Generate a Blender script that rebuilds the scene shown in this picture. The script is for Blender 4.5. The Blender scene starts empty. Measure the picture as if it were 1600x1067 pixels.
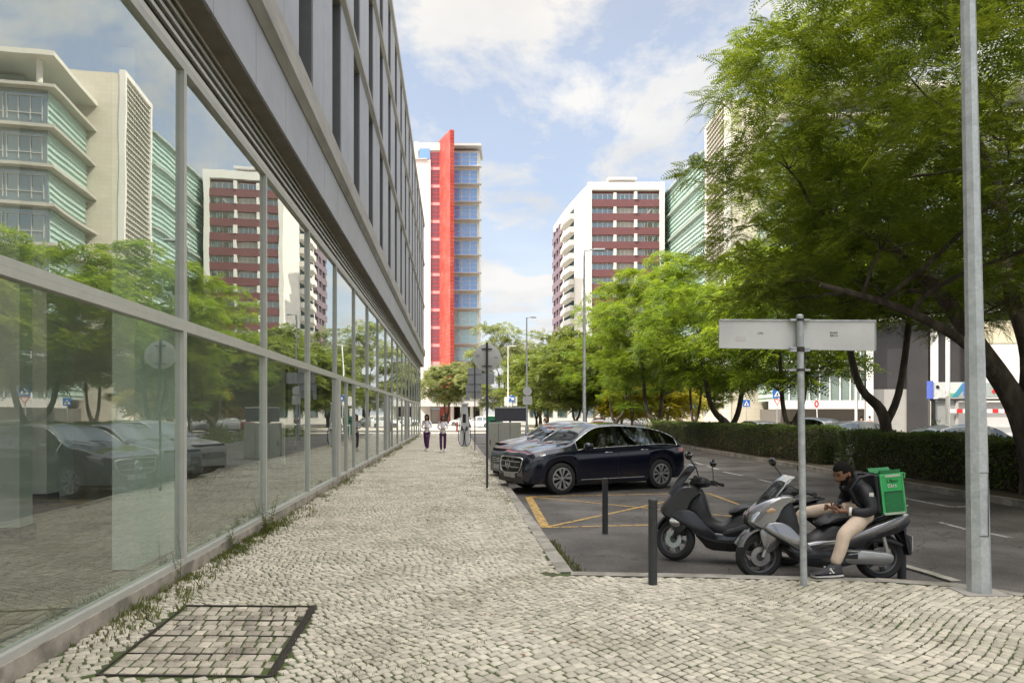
import bpy, math, random
import numpy as np
from mathutils import Vector, Matrix
R = math.radians
random.seed(7); rng = np.random.default_rng(7)
sc = bpy.context.scene; COL = sc.collection
# ---------------------------------------------------------------- camera, light, exposure
F = 1067.0; HY = 648.0; EYE = 1.70; ROAD = -0.13
cam = bpy.data.cameras.new("camera"); cam_o = bpy.data.objects.new("camera", cam); COL.objects.link(cam_o)
cam_o.location = (0, 0, EYE); cam_o.rotation_euler = (R(90), 0, 0)
cam.sensor_width = 36; cam.lens = 36*F/1600; cam.shift_y = (HY-533.5)/1600
cam.clip_start = 0.1; cam.clip_end = 5000
sc.camera = cam_o
SUN_EL, SUN_AZ = R(46), R(244)          # azimuth clockwise from +Y, direction TO the sun
sd = Vector((math.sin(SUN_AZ)*math.cos(SUN_EL), math.cos(SUN_AZ)*math.cos(SUN_EL), math.sin(SUN_EL)))
sun = bpy.data.lights.new("sun", 'SUN'); sun.energy = 3.0; sun.angle = R(0.6); sun.color = (1, .93, .80)
sun_o = bpy.data.objects.new("sun", sun); COL.objects.link(sun_o); sun_o.location = (-40, -20, 80)
sun_o.rotation_euler = (-sd).to_track_quat('-Z', 'Y').to_euler()
w = bpy.data.worlds.new("World"); sc.world = w; w.use_nodes = True
nt = w.node_tree; nt.nodes.clear(); N = nt.nodes.new; L = nt.links.new
out = N('ShaderNodeOutputWorld'); bg = N('ShaderNodeBackground'); bg.inputs[1].default_value = 0.13
sky = N('ShaderNodeTexSky'); sky.sky_type = 'NISHITA'; sky.sun_disc = False
sky.sun_elevation = SUN_EL; sky.sun_rotation = SUN_AZ; sky.air_density = 1.0; sky.dust_density = 1.5
tc = N('ShaderNodeTexCoord'); mp = N('ShaderNodeMapping')
# clouds: noise on the direction projected to a plane overhead (real cloud layer look)
sep = N('ShaderNodeSeparateXYZ'); L(tc.outputs['Generated'], sep.inputs[0])
zz = N('ShaderNodeMath'); zz.operation = 'ADD'; zz.inputs[1].default_value = 0.22; L(sep.outputs[2], zz.inputs[0])
zm = N('ShaderNodeMath'); zm.operation = 'MAXIMUM'; zm.inputs[1].default_value = 0.05; L(zz.outputs[0], zm.inputs[0])
dv = N('ShaderNodeVectorMath'); dv.operation = 'DIVIDE'
cb = N('ShaderNodeCombineXYZ'); [L(zm.outputs[0], cb.inputs[i]) for i in range(3)]
L(tc.outputs['Generated'], dv.inputs[0]); L(cb.outputs[0], dv.inputs[1])
mp.inputs['Location'].default_value = (3.1, 1.7, 0); mp.inputs['Scale'].default_value = (1, 1, 0.6)
L(dv.outputs[0], mp.inputs[0])
n1 = N('ShaderNodeTexNoise'); n1.inputs['Scale'].default_value = 2.3; n1.inputs['Detail'].default_value = 12; n1.inputs['Roughness'].default_value = .62
n1.inputs['Distortion'].default_value = .35
L(mp.outputs[0], n1.inputs['Vector'])
cr = N('ShaderNodeValToRGB'); cr.color_ramp.elements[0].position = .46; cr.color_ramp.elements[1].position = .60
L(n1.outputs['Fac'], cr.inputs[0])
# more cloud near the horizon
hz = N('ShaderNodeMapRange'); hz.inputs[1].default_value = 0.02; hz.inputs[2].default_value = .34; hz.inputs[3].default_value = .7; hz.inputs[4].default_value = 0.18
L(sep.outputs[2], hz.inputs[0])
mxf = N('ShaderNodeMath'); mxf.operation = 'ADD'; mxf.use_clamp = True; L(cr.outputs[0], mxf.inputs[0]); L(hz.outputs[0], mxf.inputs[1])
n2 = N('ShaderNodeTexNoise'); n2.inputs['Scale'].default_value = 3.3; n2.inputs['Detail'].default_value = 6; L(mp.outputs[0], n2.inputs['Vector'])
cc = N('ShaderNodeValToRGB'); cc.color_ramp.elements[0].position = .3; cc.color_ramp.elements[0].color = (2.9, 3.0, 3.15, 1)
cc.color_ramp.elements[1].position = .65; cc.color_ramp.elements[1].color = (3.75, 3.75, 3.72, 1)
L(n2.outputs['Fac'], cc.inputs[0])
mx = N('ShaderNodeMix'); mx.data_type = 'RGBA'; L(mxf.outputs[0], mx.inputs[0]); pale = N('ShaderNodeMix'); pale.data_type = 'RGBA'; pale.inputs[0].default_value = .30; L(sky.outputs[0], pale.inputs[6]); pale.inputs[7].default_value = (3.1, 3.2, 3.4, 1); L(pale.outputs[2], mx.inputs[6]); L(cc.outputs[0], mx.inputs[7])
up_ = N('ShaderNodeMapRange'); up_.inputs[1].default_value = .52; up_.inputs[2].default_value = .8; up_.inputs[3].default_value = .86; up_.inputs[4].default_value = 4.2; L(sep.outputs[2], up_.inputs[0])  # sky above the frame boosted to brighten the shaded street
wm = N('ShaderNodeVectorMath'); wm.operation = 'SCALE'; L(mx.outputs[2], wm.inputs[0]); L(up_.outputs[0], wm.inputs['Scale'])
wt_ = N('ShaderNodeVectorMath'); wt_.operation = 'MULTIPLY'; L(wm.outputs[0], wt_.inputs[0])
wc = N('ShaderNodeMix'); wc.data_type = 'RGBA'; wc.inputs[6].default_value = (1.01, 1.0, .99, 1); wc.inputs[7].default_value = (1.12, 1.0, .84, 1); wz = N('ShaderNodeMapRange'); wz.inputs[1].default_value = .45; wz.inputs[2].default_value = .75; L(sep.outputs[2], wz.inputs[0]); L(wz.outputs[0], wc.inputs[0]); L(wc.outputs[2], wt_.inputs[1])  # warm tint added to the overhead sky only, to warm its light
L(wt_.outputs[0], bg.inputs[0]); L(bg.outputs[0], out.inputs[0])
vs = sc.view_settings; vs.view_transform = 'Standard'; vs.look = 'None'; vs.exposure = 1.2; vs.gamma = 1
sc.cycles.use_denoising = True; sc.cycles.max_bounces = 10; sc.cycles.transparent_max_bounces = 24
sc.cycles.diffuse_bounces = 4; sc.cycles.glossy_bounces = 5; sc.cycles.transmission_bounces = 6
sc.cycles.sample_clamp_indirect = 6; sc.cycles.caustics_reflective = False; sc.cycles.caustics_refractive = False

# ---------------------------------------------------------------- materials
MATS = {}
def mat(name, color, rough=.6, metal=0, var=.12, vscale=6, bump=0, bscale=40, coat=0, island=0, col2=None, c2scale=1.5, c2pos=(.45,.6), spec=.5, emit=0, stretch=None, streak=0):
    if name in MATS: return MATS[name]
    m = bpy.data.materials.new(name); m.use_nodes = True; t = m.node_tree; b = t.nodes['Principled BSDF']
    N = t.nodes.new; L = t.links.new
    b.inputs['Roughness'].default_value = rough; b.inputs['Metallic'].default_value = metal
    b.inputs['Coat Weight'].default_value = coat; b.inputs['Coat Roughness'].default_value = .07
    b.inputs['Specular IOR Level'].default_value = spec
    tc = N('ShaderNodeTexCoord'); vec = tc.outputs['Object']
    if stretch:
        mp = N('ShaderNodeMapping'); mp.inputs['Scale'].default_value = stretch; L(vec, mp.inputs[0]); vec = mp.outputs[0]
    rgb = N('ShaderNodeRGB'); rgb.outputs[0].default_value = (*color, 1); cur = rgb.outputs[0]
    if col2:
        n = N('ShaderNodeTexNoise'); n.inputs['Scale'].default_value = c2scale; n.inputs['Detail'].default_value = 6; L(vec, n.inputs['Vector'])
        r = N('ShaderNodeMapRange'); r.inputs[1].default_value = c2pos[0]; r.inputs[2].default_value = c2pos[1]; L(n.outputs['Fac'], r.inputs[0])
        x = N('ShaderNodeMix'); x.data_type = 'RGBA'; L(r.outputs[0], x.inputs[0]); L(cur, x.inputs[6]); x.inputs[7].default_value = (*col2, 1); cur = x.outputs[2]
    fac = None
    if var:
        n = N('ShaderNodeTexNoise'); n.inputs['Scale'].default_value = vscale; n.inputs['Detail'].default_value = 8; n.inputs['Roughness'].default_value = .65; L(vec, n.inputs['Vector'])
        r = N('ShaderNodeMapRange'); r.inputs[1].default_value = .3; r.inputs[2].default_value = .7; r.inputs[3].default_value = 1-var; r.inputs[4].default_value = 1+var; L(n.outputs['Fac'], r.inputs[0]); fac = r.outputs[0]
    if island:
        g = N('ShaderNodeNewGeometry'); r = N('ShaderNodeMapRange'); r.inputs[3].default_value = 1-island; r.inputs[4].default_value = 1+island; L(g.outputs['Random Per Island'], r.inputs[0])
        if fac:
            q = N('ShaderNodeMath'); q.operation = 'MULTIPLY'; L(fac, q.inputs[0]); L(r.outputs[0], q.inputs[1]); fac = q.outputs[0]
        else: fac = r.outputs[0]
    if fac:
        h = N('ShaderNodeHueSaturation'); L(fac, h.inputs['Value']); L(cur, h.inputs['Color']); cur = h.outputs[0]
    L(cur, b.inputs['Base Color'])
    if bump:
        n = N('ShaderNodeTexNoise'); n.inputs['Scale'].default_value = bscale; n.inputs['Detail'].default_value = 6; L(vec, n.inputs['Vector'])
        bp = N('ShaderNodeBump'); bp.inputs['Strength'].default_value = bump; bp.inputs['Distance'].default_value = .01; L(n.outputs['Fac'], bp.inputs['Height']); L(bp.outputs[0], b.inputs['Normal'])
    if emit:
        b.inputs['Emission Color'].default_value = (*color, 1); b.inputs['Emission Strength'].default_value = emit
    MATS[name] = m; return m
def glassmat(name, tint, base=.12, ior=1.9, rough=0.0, wav=0.0, trans=True, dark=(.02,.025,.03), dirt=0):
    """window glass: clear or dark body under a mirror layer with Fresnel strength"""
    if name in MATS: return MATS[name]
    m = bpy.data.materials.new(name); m.use_nodes = True; t = m.node_tree; t.nodes.clear(); N = t.nodes.new; L = t.links.new
    o = N('ShaderNodeOutputMaterial'); mx = N('ShaderNodeMixShader'); g = N('ShaderNodeBsdfGlossy'); g.inputs['Roughness'].default_value = rough; g.inputs[0].default_value = (.95, 1, .98, 1)
    if trans: a = N('ShaderNodeBsdfTransparent'); a.inputs[0].default_value = (*tint, 1)
    else: a = N('ShaderNodeBsdfDiffuse'); a.inputs[0].default_value = (*dark, 1)
    f = N('ShaderNodeFresnel'); f.inputs[0].default_value = ior
    r = N('ShaderNodeMapRange'); r.inputs[3].default_value = base; L(f.outputs[0], r.inputs[0])
    ge = N('ShaderNodeNewGeometry'); iv = N('ShaderNodeMath'); iv.operation = 'SUBTRACT'; iv.inputs[0].default_value = 1; L(ge.outputs['Backfacing'], iv.inputs[1])
    ml = N('ShaderNodeMath'); ml.operation = 'MULTIPLY'; L(r.outputs[0], ml.inputs[0]); L(iv.outputs[0], ml.inputs[1])
    L(ml.outputs[0], mx.inputs[0]); L(a.outputs[0], mx.inputs[1]); L(g.outputs[0], mx.inputs[2]); L(mx.outputs[0], o.inputs[0])
    if dirt:
        tc = N('ShaderNodeTexCoord'); mp = N('ShaderNodeMapping'); mp.inputs['Scale'].default_value = (1.5,1.5,.5); L(tc.outputs['Object'], mp.inputs[0])
        n = N('ShaderNodeTexNoise'); n.inputs['Scale'].default_value = 3; n.inputs['Detail'].default_value = 9; n.inputs['Roughness'].default_value = .7; L(mp.outputs[0], n.inputs['Vector'])
        s = N('ShaderNodeSeparateXYZ'); L(tc.outputs['Object'], s.inputs[0]); low = N('ShaderNodeMapRange'); low.inputs[1].default_value = .1; low.inputs[2].default_value = .7; low.inputs[3].default_value = 3.2; low.inputs[4].default_value = 1; L(s.outputs[2], low.inputs[0])
        q = N('ShaderNodeMapRange'); q.inputs[1].default_value = .35; q.inputs[2].default_value = .75; q.inputs[4].default_value = dirt; L(n.outputs['Fac'], q.inputs[0])
        k = N('ShaderNodeMath'); k.operation = 'MULTIPLY'; L(q.outputs[0], k.inputs[0]); L(low.outputs[0], k.inputs[1])
        df = N('ShaderNodeBsdfDiffuse'); df.inputs[0].default_value = (.5,.48,.42,1); m2 = N('ShaderNodeMixShader'); L(k.outputs[0], m2.inputs[0]); L(mx.outputs[0], m2.inputs[1]); L(df.outputs[0], m2.inputs[2]); L(m2.outputs[0], o.inputs[0])
    if wav:
        tc = N('ShaderNodeTexCoord'); n = N('ShaderNodeTexNoise'); n.inputs['Scale'].default_value = 1.1; n.inputs['Detail'].default_value = 1; L(tc.outputs['Object'], n.inputs['Vector'])
        bp = N('ShaderNodeBump'); bp.inputs['Strength'].default_value = wav; bp.inputs['Distance'].default_value = .02; L(n.outputs['Fac'], bp.inputs['Height'])
        L(bp.outputs[0], g.inputs['Normal'])
    MATS[name] = m; return m
def leafmat(name, c1, c2, trans=.35):
    if name in MATS: return MATS[name]
    m = bpy.data.materials.new(name); m.use_nodes = True; t = m.node_tree; t.nodes.clear(); N = t.nodes.new; L = t.links.new
    o = N('ShaderNodeOutputMaterial'); g = N('ShaderNodeNewGeometry'); tc = N('ShaderNodeTexCoord')
    n = N('ShaderNodeTexNoise'); n.inputs['Scale'].default_value = .55; n.inputs['Detail'].default_value = 3; L(tc.outputs['Object'], n.inputs['Vector'])
    ad = N('ShaderNodeMath'); ad.operation = 'MULTIPLY_ADD'; ad.inputs[1].default_value = .45; L(g.outputs['Random Per Island'], ad.inputs[0]); L(n.outputs['Fac'], ad.inputs[2])
    r = N('ShaderNodeMapRange'); r.inputs[1].default_value = .45; r.inputs[2].default_value = 1.0; L(ad.outputs[0], r.inputs[0])
    x = N('ShaderNodeMix'); x.data_type = 'RGBA'; x.inputs[6].default_value = (*c1, 1); x.inputs[7].default_value = (*c2, 1); L(r.outputs[0], x.inputs[0])
    b = N('ShaderNodeBsdfPrincipled'); b.inputs['Roughness'].default_value = .5; L(x.outputs[2], b.inputs['Base Color'])
    tr = N('ShaderNodeBsdfTranslucent'); hs = N('ShaderNodeHueSaturation'); hs.inputs['Value'].default_value = 1.7; hs.inputs['Hue'].default_value = .485; L(x.outputs[2], hs.inputs['Color']); L(hs.outputs[0], tr.inputs[0])
    mx = N('ShaderNodeMixShader'); mx.inputs[0].default_value = trans; L(b.outputs[0], mx.inputs[1]); L(tr.outputs[0], mx.inputs[2]); L(mx.outputs[0], o.inputs[0])
    MATS[name] = m; return m

# ---------------------------------------------------------------- mesh helpers
class MB:
    def __init__(s): s.v = []; s.f = []
    def add(s, vs, fs, xf=None):
        k = len(s.v)
        s.v += [tuple(xf @ Vector(p)) if xf else tuple(p) for p in vs]; s.f += [tuple(i+k for i in f) for f in fs]; return s
    def box(s, a, b, xf=None):
        (x0,y0,z0),(x1,y1,z1) = a, b
        x0,x1 = min(x0,x1),max(x0,x1); y0,y1 = min(y0,y1),max(y0,y1); z0,z1 = min(z0,z1),max(z0,z1)
        return s.add([(x0,y0,z0),(x1,y0,z0),(x1,y1,z0),(x0,y1,z0),(x0,y0,z1),(x1,y0,z1),(x1,y1,z1),(x0,y1,z1)],
                     [(0,3,2,1),(4,5,6,7),(0,1,5,4),(1,2,6,5),(2,3,7,6),(3,0,4,7)], xf)
    def tube(s, pts, r, n=8, cap=True, xf=None):
        pts = [Vector(p) for p in pts]; m = len(pts)
        rs = r if isinstance(r, (list, tuple)) else [r]*m
        vs = []; up = Vector((0,0,1)); pu = None
        for i, p in enumerate(pts):
            t = (pts[min(i+1,m-1)]-pts[max(i-1,0)]).normalized()
            if pu is None:
                u = t.cross(up if abs(t.z) < .95 else Vector((1,0,0))).normalized()
            else:
                u = (pu - t*pu.dot(t)).normalized()
            pu = u; v = t.cross(u)
            for j in range(n):
                a = 2*math.pi*j/n; vs.append(p + (u*math.cos(a)+v*math.sin(a))*rs[i])
        fs = [(i*n+j, i*n+(j+1)%n, (i+1)*n+(j+1)%n, (i+1)*n+j) for i in range(m-1) for j in range(n)]
        if cap: fs += [tuple(range(n-1,-1,-1)), tuple((m-1)*n+j for j in range(n))]
        return s.add(vs, fs, xf)
    def lathe(s, prof, n=24, axis='z', c=(0,0,0), closed=False, xf=None):
        vs = []; m = len(prof)
        for (r, h) in prof:
            for j in range(n):
                a = 2*math.pi*j/n; x, y = r*math.cos(a), r*math.sin(a)
                p = {'z':(x,y,h),'y':(x,h,y),'x':(h,x,y)}[axis]; vs.append((p[0]+c[0],p[1]+c[1],p[2]+c[2]))
        fs = [(i*n+j, i*n+(j+1)%n, (i+1)*n+(j+1)%n, (i+1)*n+j) for i in range(m-1) for j in range(n)]
        if closed: fs += [((m-1)*n+j, (m-1)*n+(j+1)%n, (j+1)%n, j) for j in range(n)]
        else: fs += [tuple(range(n)), tuple((m-1)*n+j for j in range(n))]
        return s.add(vs, fs, xf)
    def prism(s, poly, h0, h1, plane='xz', xf=None):
        n = len(poly)
        f = {'xz':lambda a,b,h:(a,h,b),'xy':lambda a,b,h:(a,b,h),'yz':lambda a,b,h:(h,a,b)}[plane]
        vs = [f(a,b,h0) for a,b in poly]+[f(a,b,h1) for a,b in poly]
        fs = [tuple(range(n)), tuple(range(2*n-1,n-1,-1))]+[(i,(i+1)%n,n+(i+1)%n,n+i) for i in range(n)]
        return s.add(vs, fs, xf)
    def pillow(s, poly, hw, y0=0, lv=((-1,.72),(-.8,.9),(-.4,.99),(0,1),(.4,.99),(.8,.9),(1,.72)), smooth=3, xf=None, inset=None):
        """side-view outline (x,z), puffed out sideways: a rounded moulded panel"""
        P = crspline(poly, smooth, True); n = len(P)
        cx = sum(p[0] for p in P)/n; cz = sum(p[1] for p in P)/n
        A = np.array(P); nx = np.roll(A,-1,0)-np.roll(A,1,0); nl = np.linalg.norm(nx,axis=1)+1e-9
        area = .5*np.sum(A[:,0]*np.roll(A[:,1],-1)-np.roll(A[:,0],-1)*A[:,1]); sg = 1 if area > 0 else -1
        nrm = np.stack([nx[:,1],-nx[:,0]],1)/nl[:,None]*sg
        ins = inset if inset else .35*min(hw, .12)
        vs = []
        for (t, k) in lv:
            off = (1-k)/.28*ins
            B = A - nrm*off
            vs += [(x, y0+t*hw, z) for x, z in B]
        m = len(lv)
        fs = [(i*n+j, i*n+(j+1)%n, (i+1)*n+(j+1)%n, (i+1)*n+j) for i in range(m-1) for j in range(n)]
        fs += [tuple(range(n-1,-1,-1)), tuple((m-1)*n+j for j in range(n))]
        return s.add(vs, fs, xf)
    def ball(s, c, r, n=10, m=7, xf=None):
        rx, ry, rz = r if isinstance(r, (tuple, list)) else (r,r,r)
        vs = [(c[0],c[1],c[2]-rz)]
        for i in range(1, m):
            a = -math.pi/2+math.pi*i/m
            for j in range(n):
                b = 2*math.pi*j/n; vs.append((c[0]+rx*math.cos(a)*math.cos(b), c[1]+ry*math.cos(a)*math.sin(b), c[2]+rz*math.sin(a)))
        vs.append((c[0],c[1],c[2]+rz)); k = len(vs)-1
        fs = [(0,1+(j+1)%n,1+j) for j in range(n)]
        for i in range(m-2): fs += [(1+i*n+j,1+i*n+(j+1)%n,1+(i+1)*n+(j+1)%n,1+(i+1)*n+j) for j in range(n)]
        fs += [(k,1+(m-2)*n+j,1+(m-2)*n+(j+1)%n) for j in range(n)]
        return s.add(vs, fs, xf)
    def build(s, name, m, parent=None, smooth=None, bevel=0, loc=None):
        me = bpy.data.meshes.new(name); me.from_pydata(s.v, [], s.f); me.update()
        ms = m if isinstance(m, (list, tuple)) else [m]
        for q in ms: me.materials.append(q)
        o = bpy.data.objects.new(name, me); COL.objects.link(o)
        if parent: o.parent = parent
        if loc: o.location = loc
        if smooth is not None:
            me.polygons.foreach_set('use_smooth', [True]*len(me.polygons))
            try: me.set_sharp_from_angle(angle=R(smooth))
            except Exception: pass
        if bevel:
            b = o.modifiers.new('bevel', 'BEVEL'); b.width = bevel; b.segments = 2; b.limit_method = 'ANGLE'; b.angle_limit = R(40)
        return o
def crspline(P, k, closed=False):
    if k <= 1: return list(P)
    n = len(P); out = []
    rngs = n if closed else n-1
    for i in range(rngs):
        if closed: p = [P[(i-1)%n],P[i],P[(i+1)%n],P[(i+2)%n]]
        else: p = [P[max(i-1,0)],P[i],P[i+1],P[min(i+2,n-1)]]
        for j in range(k):
            t = j/k
            out.append(tuple(.5*(2*p[1][d]+(-p[0][d]+p[2][d])*t+(2*p[0][d]-5*p[1][d]+4*p[2][d]-p[3][d])*t*t+(-p[0][d]+3*p[1][d]-3*p[2][d]+p[3][d])*t**3) for d in range(len(P[0]))))
    if not closed: out.append(tuple(P[-1]))
    return out
def npmesh(name, V, loops, counts, m, parent=None, smooth=False, mi=None):
    me = bpy.data.meshes.new(name)
    V = np.asarray(V, dtype=np.float32).reshape(-1,3); loops = np.asarray(loops, dtype=np.int32).ravel(); counts = np.asarray(counts, dtype=np.int32)
    me.vertices.add(len(V)); me.vertices.foreach_set('co', V.ravel())
    me.loops.add(len(loops)); me.loops.foreach_set('vertex_index', loops)
    me.polygons.add(len(counts)); st = np.concatenate([[0], np.cumsum(counts)[:-1]]).astype(np.int32)
    me.polygons.foreach_set('loop_start', st); me.polygons.foreach_set('loop_total', counts)
    if mi is not None: me.polygons.foreach_set('material_index', np.asarray(mi, dtype=np.int32))
    me.update(calc_edges=True)
    if smooth: me.polygons.foreach_set('use_smooth', [True]*len(counts))
    for q in (m if isinstance(m, (list,tuple)) else [m]): me.materials.append(q)
    o = bpy.data.objects.new(name, me); COL.objects.link(o)
    if parent: o.parent = parent
    return o
def tag(o, label=None, cat=None, group=None, kind=None):
    if label: o['label'] = label
    if cat: o['category'] = cat
    if group: o['group'] = group
    if kind: o['kind'] = kind
    return o
def E(name, label, cat, loc=(0,0,0), rz=0, group=None):
    o = bpy.data.objects.new(name, None); COL.objects.link(o); o.location = loc; o.rotation_euler = (0,0,rz); o.empty_display_size = .2
    return tag(o, label, cat, group)
def copy_tree(o, parent=None):
    c = o.copy(); COL.objects.link(c); c.parent = parent
    for ch in list(o.children): copy_tree(ch, c)
    return c
def text_mesh(s, size, name, m, parent, loc, rot, extr=.001):
    cu = bpy.data.curves.new(name, 'FONT'); cu.body = s; cu.size = size; cu.extrude = extr; cu.align_x = 'CENTER'; cu.align_y = 'CENTER'
    to = bpy.data.objects.new(name, cu); COL.objects.link(to); dg = bpy.context.evaluated_depsgraph_get(); dg.update()
    me = bpy.data.meshes.new_from_object(to.evaluated_get(dg)); bpy.data.objects.remove(to); bpy.data.curves.remove(cu)
    me.materials.clear(); me.materials.append(m)
    o = bpy.data.objects.new(name, me); COL.objects.link(o); o.parent = parent; o.location = loc; o.rotation_euler = rot; return o
def G(px, py, h=0.0):
    y = F*(EYE-h)/(py-HY); return ((px-800)/F*y, y)
def AT(px, y): return (px-800)/F*y
def HZ(py, y): return EYE-(py-HY)/F*y
# facade frame: X along the facade away from the camera, Y out towards the street
TH = math.atan(93/F); U = Vector((-math.sin(TH), math.cos(TH), 0)); NN = Vector((math.cos(TH), math.sin(TH), 0))
F0 = -2.869*NN
def FP(a, b, z=0): return F0 + U*a + NN*b + Vector((0,0,z))

# common materials
M_alu = mat('aluminium', (.47,.465,.43), .42, .15, var=.06)
M_galv = mat('galvanised', (.46,.48,.49), .5, .45, var=.16, vscale=22, bump=.1, bscale=120, col2=(.36,.38,.39), c2scale=9)
M_dark = mat('dark_plastic', (.018,.018,.02), .5, var=.15)
M_black = mat('black_gloss', (.008,.008,.009), .12, coat=.5, var=0)
M_rub = mat('rubber', (.022,.022,.022), .8, var=.25, vscale=20)
M_chrome = mat('chrome', (.7,.7,.7), .12, 1, var=0)
M_white = mat('white_paint', (.72,.72,.70), .5, var=.05)
M_conc = mat('concrete', (.36,.34,.31), .85, var=.14, vscale=3, bump=.15, bscale=60, col2=(.25,.235,.21), c2scale=.7, c2pos=(.5,.75), stretch=(.6,1,2.2))
M_signback = mat('sign_back', (.56,.56,.55), .55, var=.06, vscale=2, col2=(.48,.48,.47), c2scale=1.2)
M_post = mat('post_dark', (.05,.053,.057), .45, .3, var=.15, vscale=20)
M_blue = mat('sign_blue', (.02,.13,.48), .35, var=.04)
M_red = mat('sign_red', (.62,.03,.025), .4, var=.05)
# ================================================================ GROUND
def sheet(name, poly, z, m, kind='structure', thick=0):
    b = MB(); n = len(poly)
    if thick: b.prism(poly, z-thick, z, 'xy')
    else: b.add([(x,y,z) for x,y in poly], [tuple(range(n))])
    o = b.build(name, m); return tag(o, kind=kind)
M_ground = mat('ground_paving', (.34,.32,.28), .9, var=.12, vscale=.6, bump=.1, col2=(.26,.25,.22), c2scale=.08)
sheet('ground', [(-1500,-1500),(1500,-1500),(1500,2500),(-1500,2500)], -.16, M_ground)
# asphalt with aggregate, patches, cracks
def asphalt(name, base):
    m = mat(name, base, .82, var=.22, vscale=160, bump=.5, bscale=260, col2=tuple(c*1.35 for c in base), c2scale=.45, c2pos=(.42,.62), spec=.35)
    t = m.node_tree; N = t.nodes.new; L = t.links.new; b = t.nodes['Principled BSDF']; src = b.inputs['Base Color'].links[0].from_socket
    tc = N('ShaderNodeTexCoord'); v = N('ShaderNodeTexVoronoi'); v.inputs['Scale'].default_value = 90; L(tc.outputs['Object'], v.inputs['Vector'])
    g = N('ShaderNodeMapRange'); g.inputs[1].default_value = 0; g.inputs[2].default_value = 1; g.inputs[3].default_value = .65; g.inputs[4].default_value = 1.5
    L(v.outputs['Color'], g.inputs[0])
    h = N('ShaderNodeHueSaturation'); L(src, h.inputs['Color']); L(g.outputs[0], h.inputs['Value']); 
    # fine cracks, tar stains and dusty wear
    vc = N('ShaderNodeTexVoronoi'); vc.feature = 'DISTANCE_TO_EDGE'; vc.inputs['Scale'].default_value = .55
    nd = N('ShaderNodeTexNoise'); nd.inputs['Scale'].default_value = 2.2; nd.inputs['Detail'].default_value = 8; L(tc.outputs['Object'], nd.inputs['Vector'])
    md = N('ShaderNodeMix'); md.data_type = 'RGBA'; md.inputs[0].default_value = .45; L(tc.outputs['Object'], md.inputs[6]); L(nd.outputs['Color'], md.inputs[7]); L(md.outputs[2], vc.inputs['Vector'])
    rc = N('ShaderNodeMapRange'); rc.inputs[1].default_value = .0; rc.inputs[2].default_value = .006; rc.inputs[3].default_value = .45; rc.inputs[4].default_value = 1; L(vc.outputs['Distance'], rc.inputs[0])
    ns = N('ShaderNodeTexNoise'); ns.inputs['Scale'].default_value = .8; ns.inputs['Detail'].default_value = 5; L(tc.outputs['Object'], ns.inputs['Vector'])
    rs = N('ShaderNodeMapRange'); rs.inputs[1].default_value = .35; rs.inputs[2].default_value = .65; rs.inputs[3].default_value = .58; rs.inputs[4].default_value = 1.32; L(ns.outputs['Fac'], rs.inputs[0])
    m1 = N('ShaderNodeMath'); m1.operation = 'MULTIPLY'; L(rc.outputs[0], m1.inputs[0]); L(rs.outputs[0], m1.inputs[1])
    h2 = N('ShaderNodeHueSaturation'); L(h.outputs[0], h2.inputs['Color']); L(m1.outputs[0], h2.inputs['Value']); L(h2.outputs[0], b.inputs['Base Color'])
    return m
M_asph = asphalt('asphalt', (.098,.090,.083))
KERB = [G(1800,948), G(1600,927), G(1500,912), G(1370,903.5), G(1130,898), G(893,893.5), G(800,766)]
kx, ky = KERB[-1]
KERB += [(kx-.0871*(t), ky+.9962*t) for t in (10, 22, 34, 48)]
kend = KERB[-1]
RK = [(12.5,-20),(10.6,4),(10.1,12),(9.9,18),(9.7,27),(9.8,40),(10.3,62)]          # right kerb, median side
road_poly = [KERB[0]] + KERB[1:] + [(kend[0]+3,66),(9,66)] + RK[::-1] + [(8.5,-20),(7.9,-4)]
sheet('road', [(KERB[0][0]+3,KERB[0][1]-1.2),(9,2),(9,-20)]+[(12.5,-20)]+RK[1:]+[(9,66),(kend[0]-.5,66)]+[(x-.05,y) for x,y in KERB[::-1]], ROAD, M_asph)
# pavement base (joint bed) and kerb stones
M_bed = mat('joint_bed', (.062,.054,.036), .95, var=.4, vscale=30, bump=.5, bscale=80, col2=(.065,.095,.025), c2scale=1.4, c2pos=(.38,.52))
fw = lambda a, b=0: tuple(FP(a,b)[:2])
PAVE = [fw(-14,.0), fw(60.5,.0)] + [(x-.06,y) for x,y in KERB[::-1]] + [(KERB[0][0]+2.5,KERB[0][1]-1.3),(9,1),(9,-14)]
sheet('pavement', PAVE, -.009, M_bed, thick=.145)
def off_poly(P, d):
    out = []
    for i,(x,y) in enumerate(P):
        a = P[max(i-1,0)]; c = P[min(i+1,len(P)-1)]; tx,ty = c[0]-a[0],c[1]-a[1]; l = math.hypot(tx,ty); out.append((x-ty/l*d, y+tx/l*d))
    return out
def kerb_strip(name, P, w, z0, z1, m, step=.9, side=1):
    b = MB(); rr = random.Random(3)
    for i in range(len(P)-1):
        (x0,y0),(x1,y1) = P[i],P[i+1]; l = math.hypot(x1-x0,y1-y0); n = max(1,round(l/step)); tx,ty = (x1-x0)/l,(y1-y0)/l; nx,ny = -ty*side,tx*side
        for k in range(n):
            s0 = l*k/n+.004; s1 = l*(k+1)/n-.004; j = rr.uniform(-.003,.003); jj = rr.uniform(-.004,.004)
            q = [(x0+tx*s0+nx*jj,y0+ty*s0+ny*jj),(x0+tx*s1+nx*jj,y0+ty*s1+ny*jj),(x0+tx*s1+nx*w,y0+ty*s1+ny*w),(x0+tx*s0+nx*w,y0+ty*s0+ny*w)]
            b.prism(q, z0, z1+j, 'xy')
    o = b.build(name, m, bevel=.012); return tag(o, kind='structure')
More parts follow.
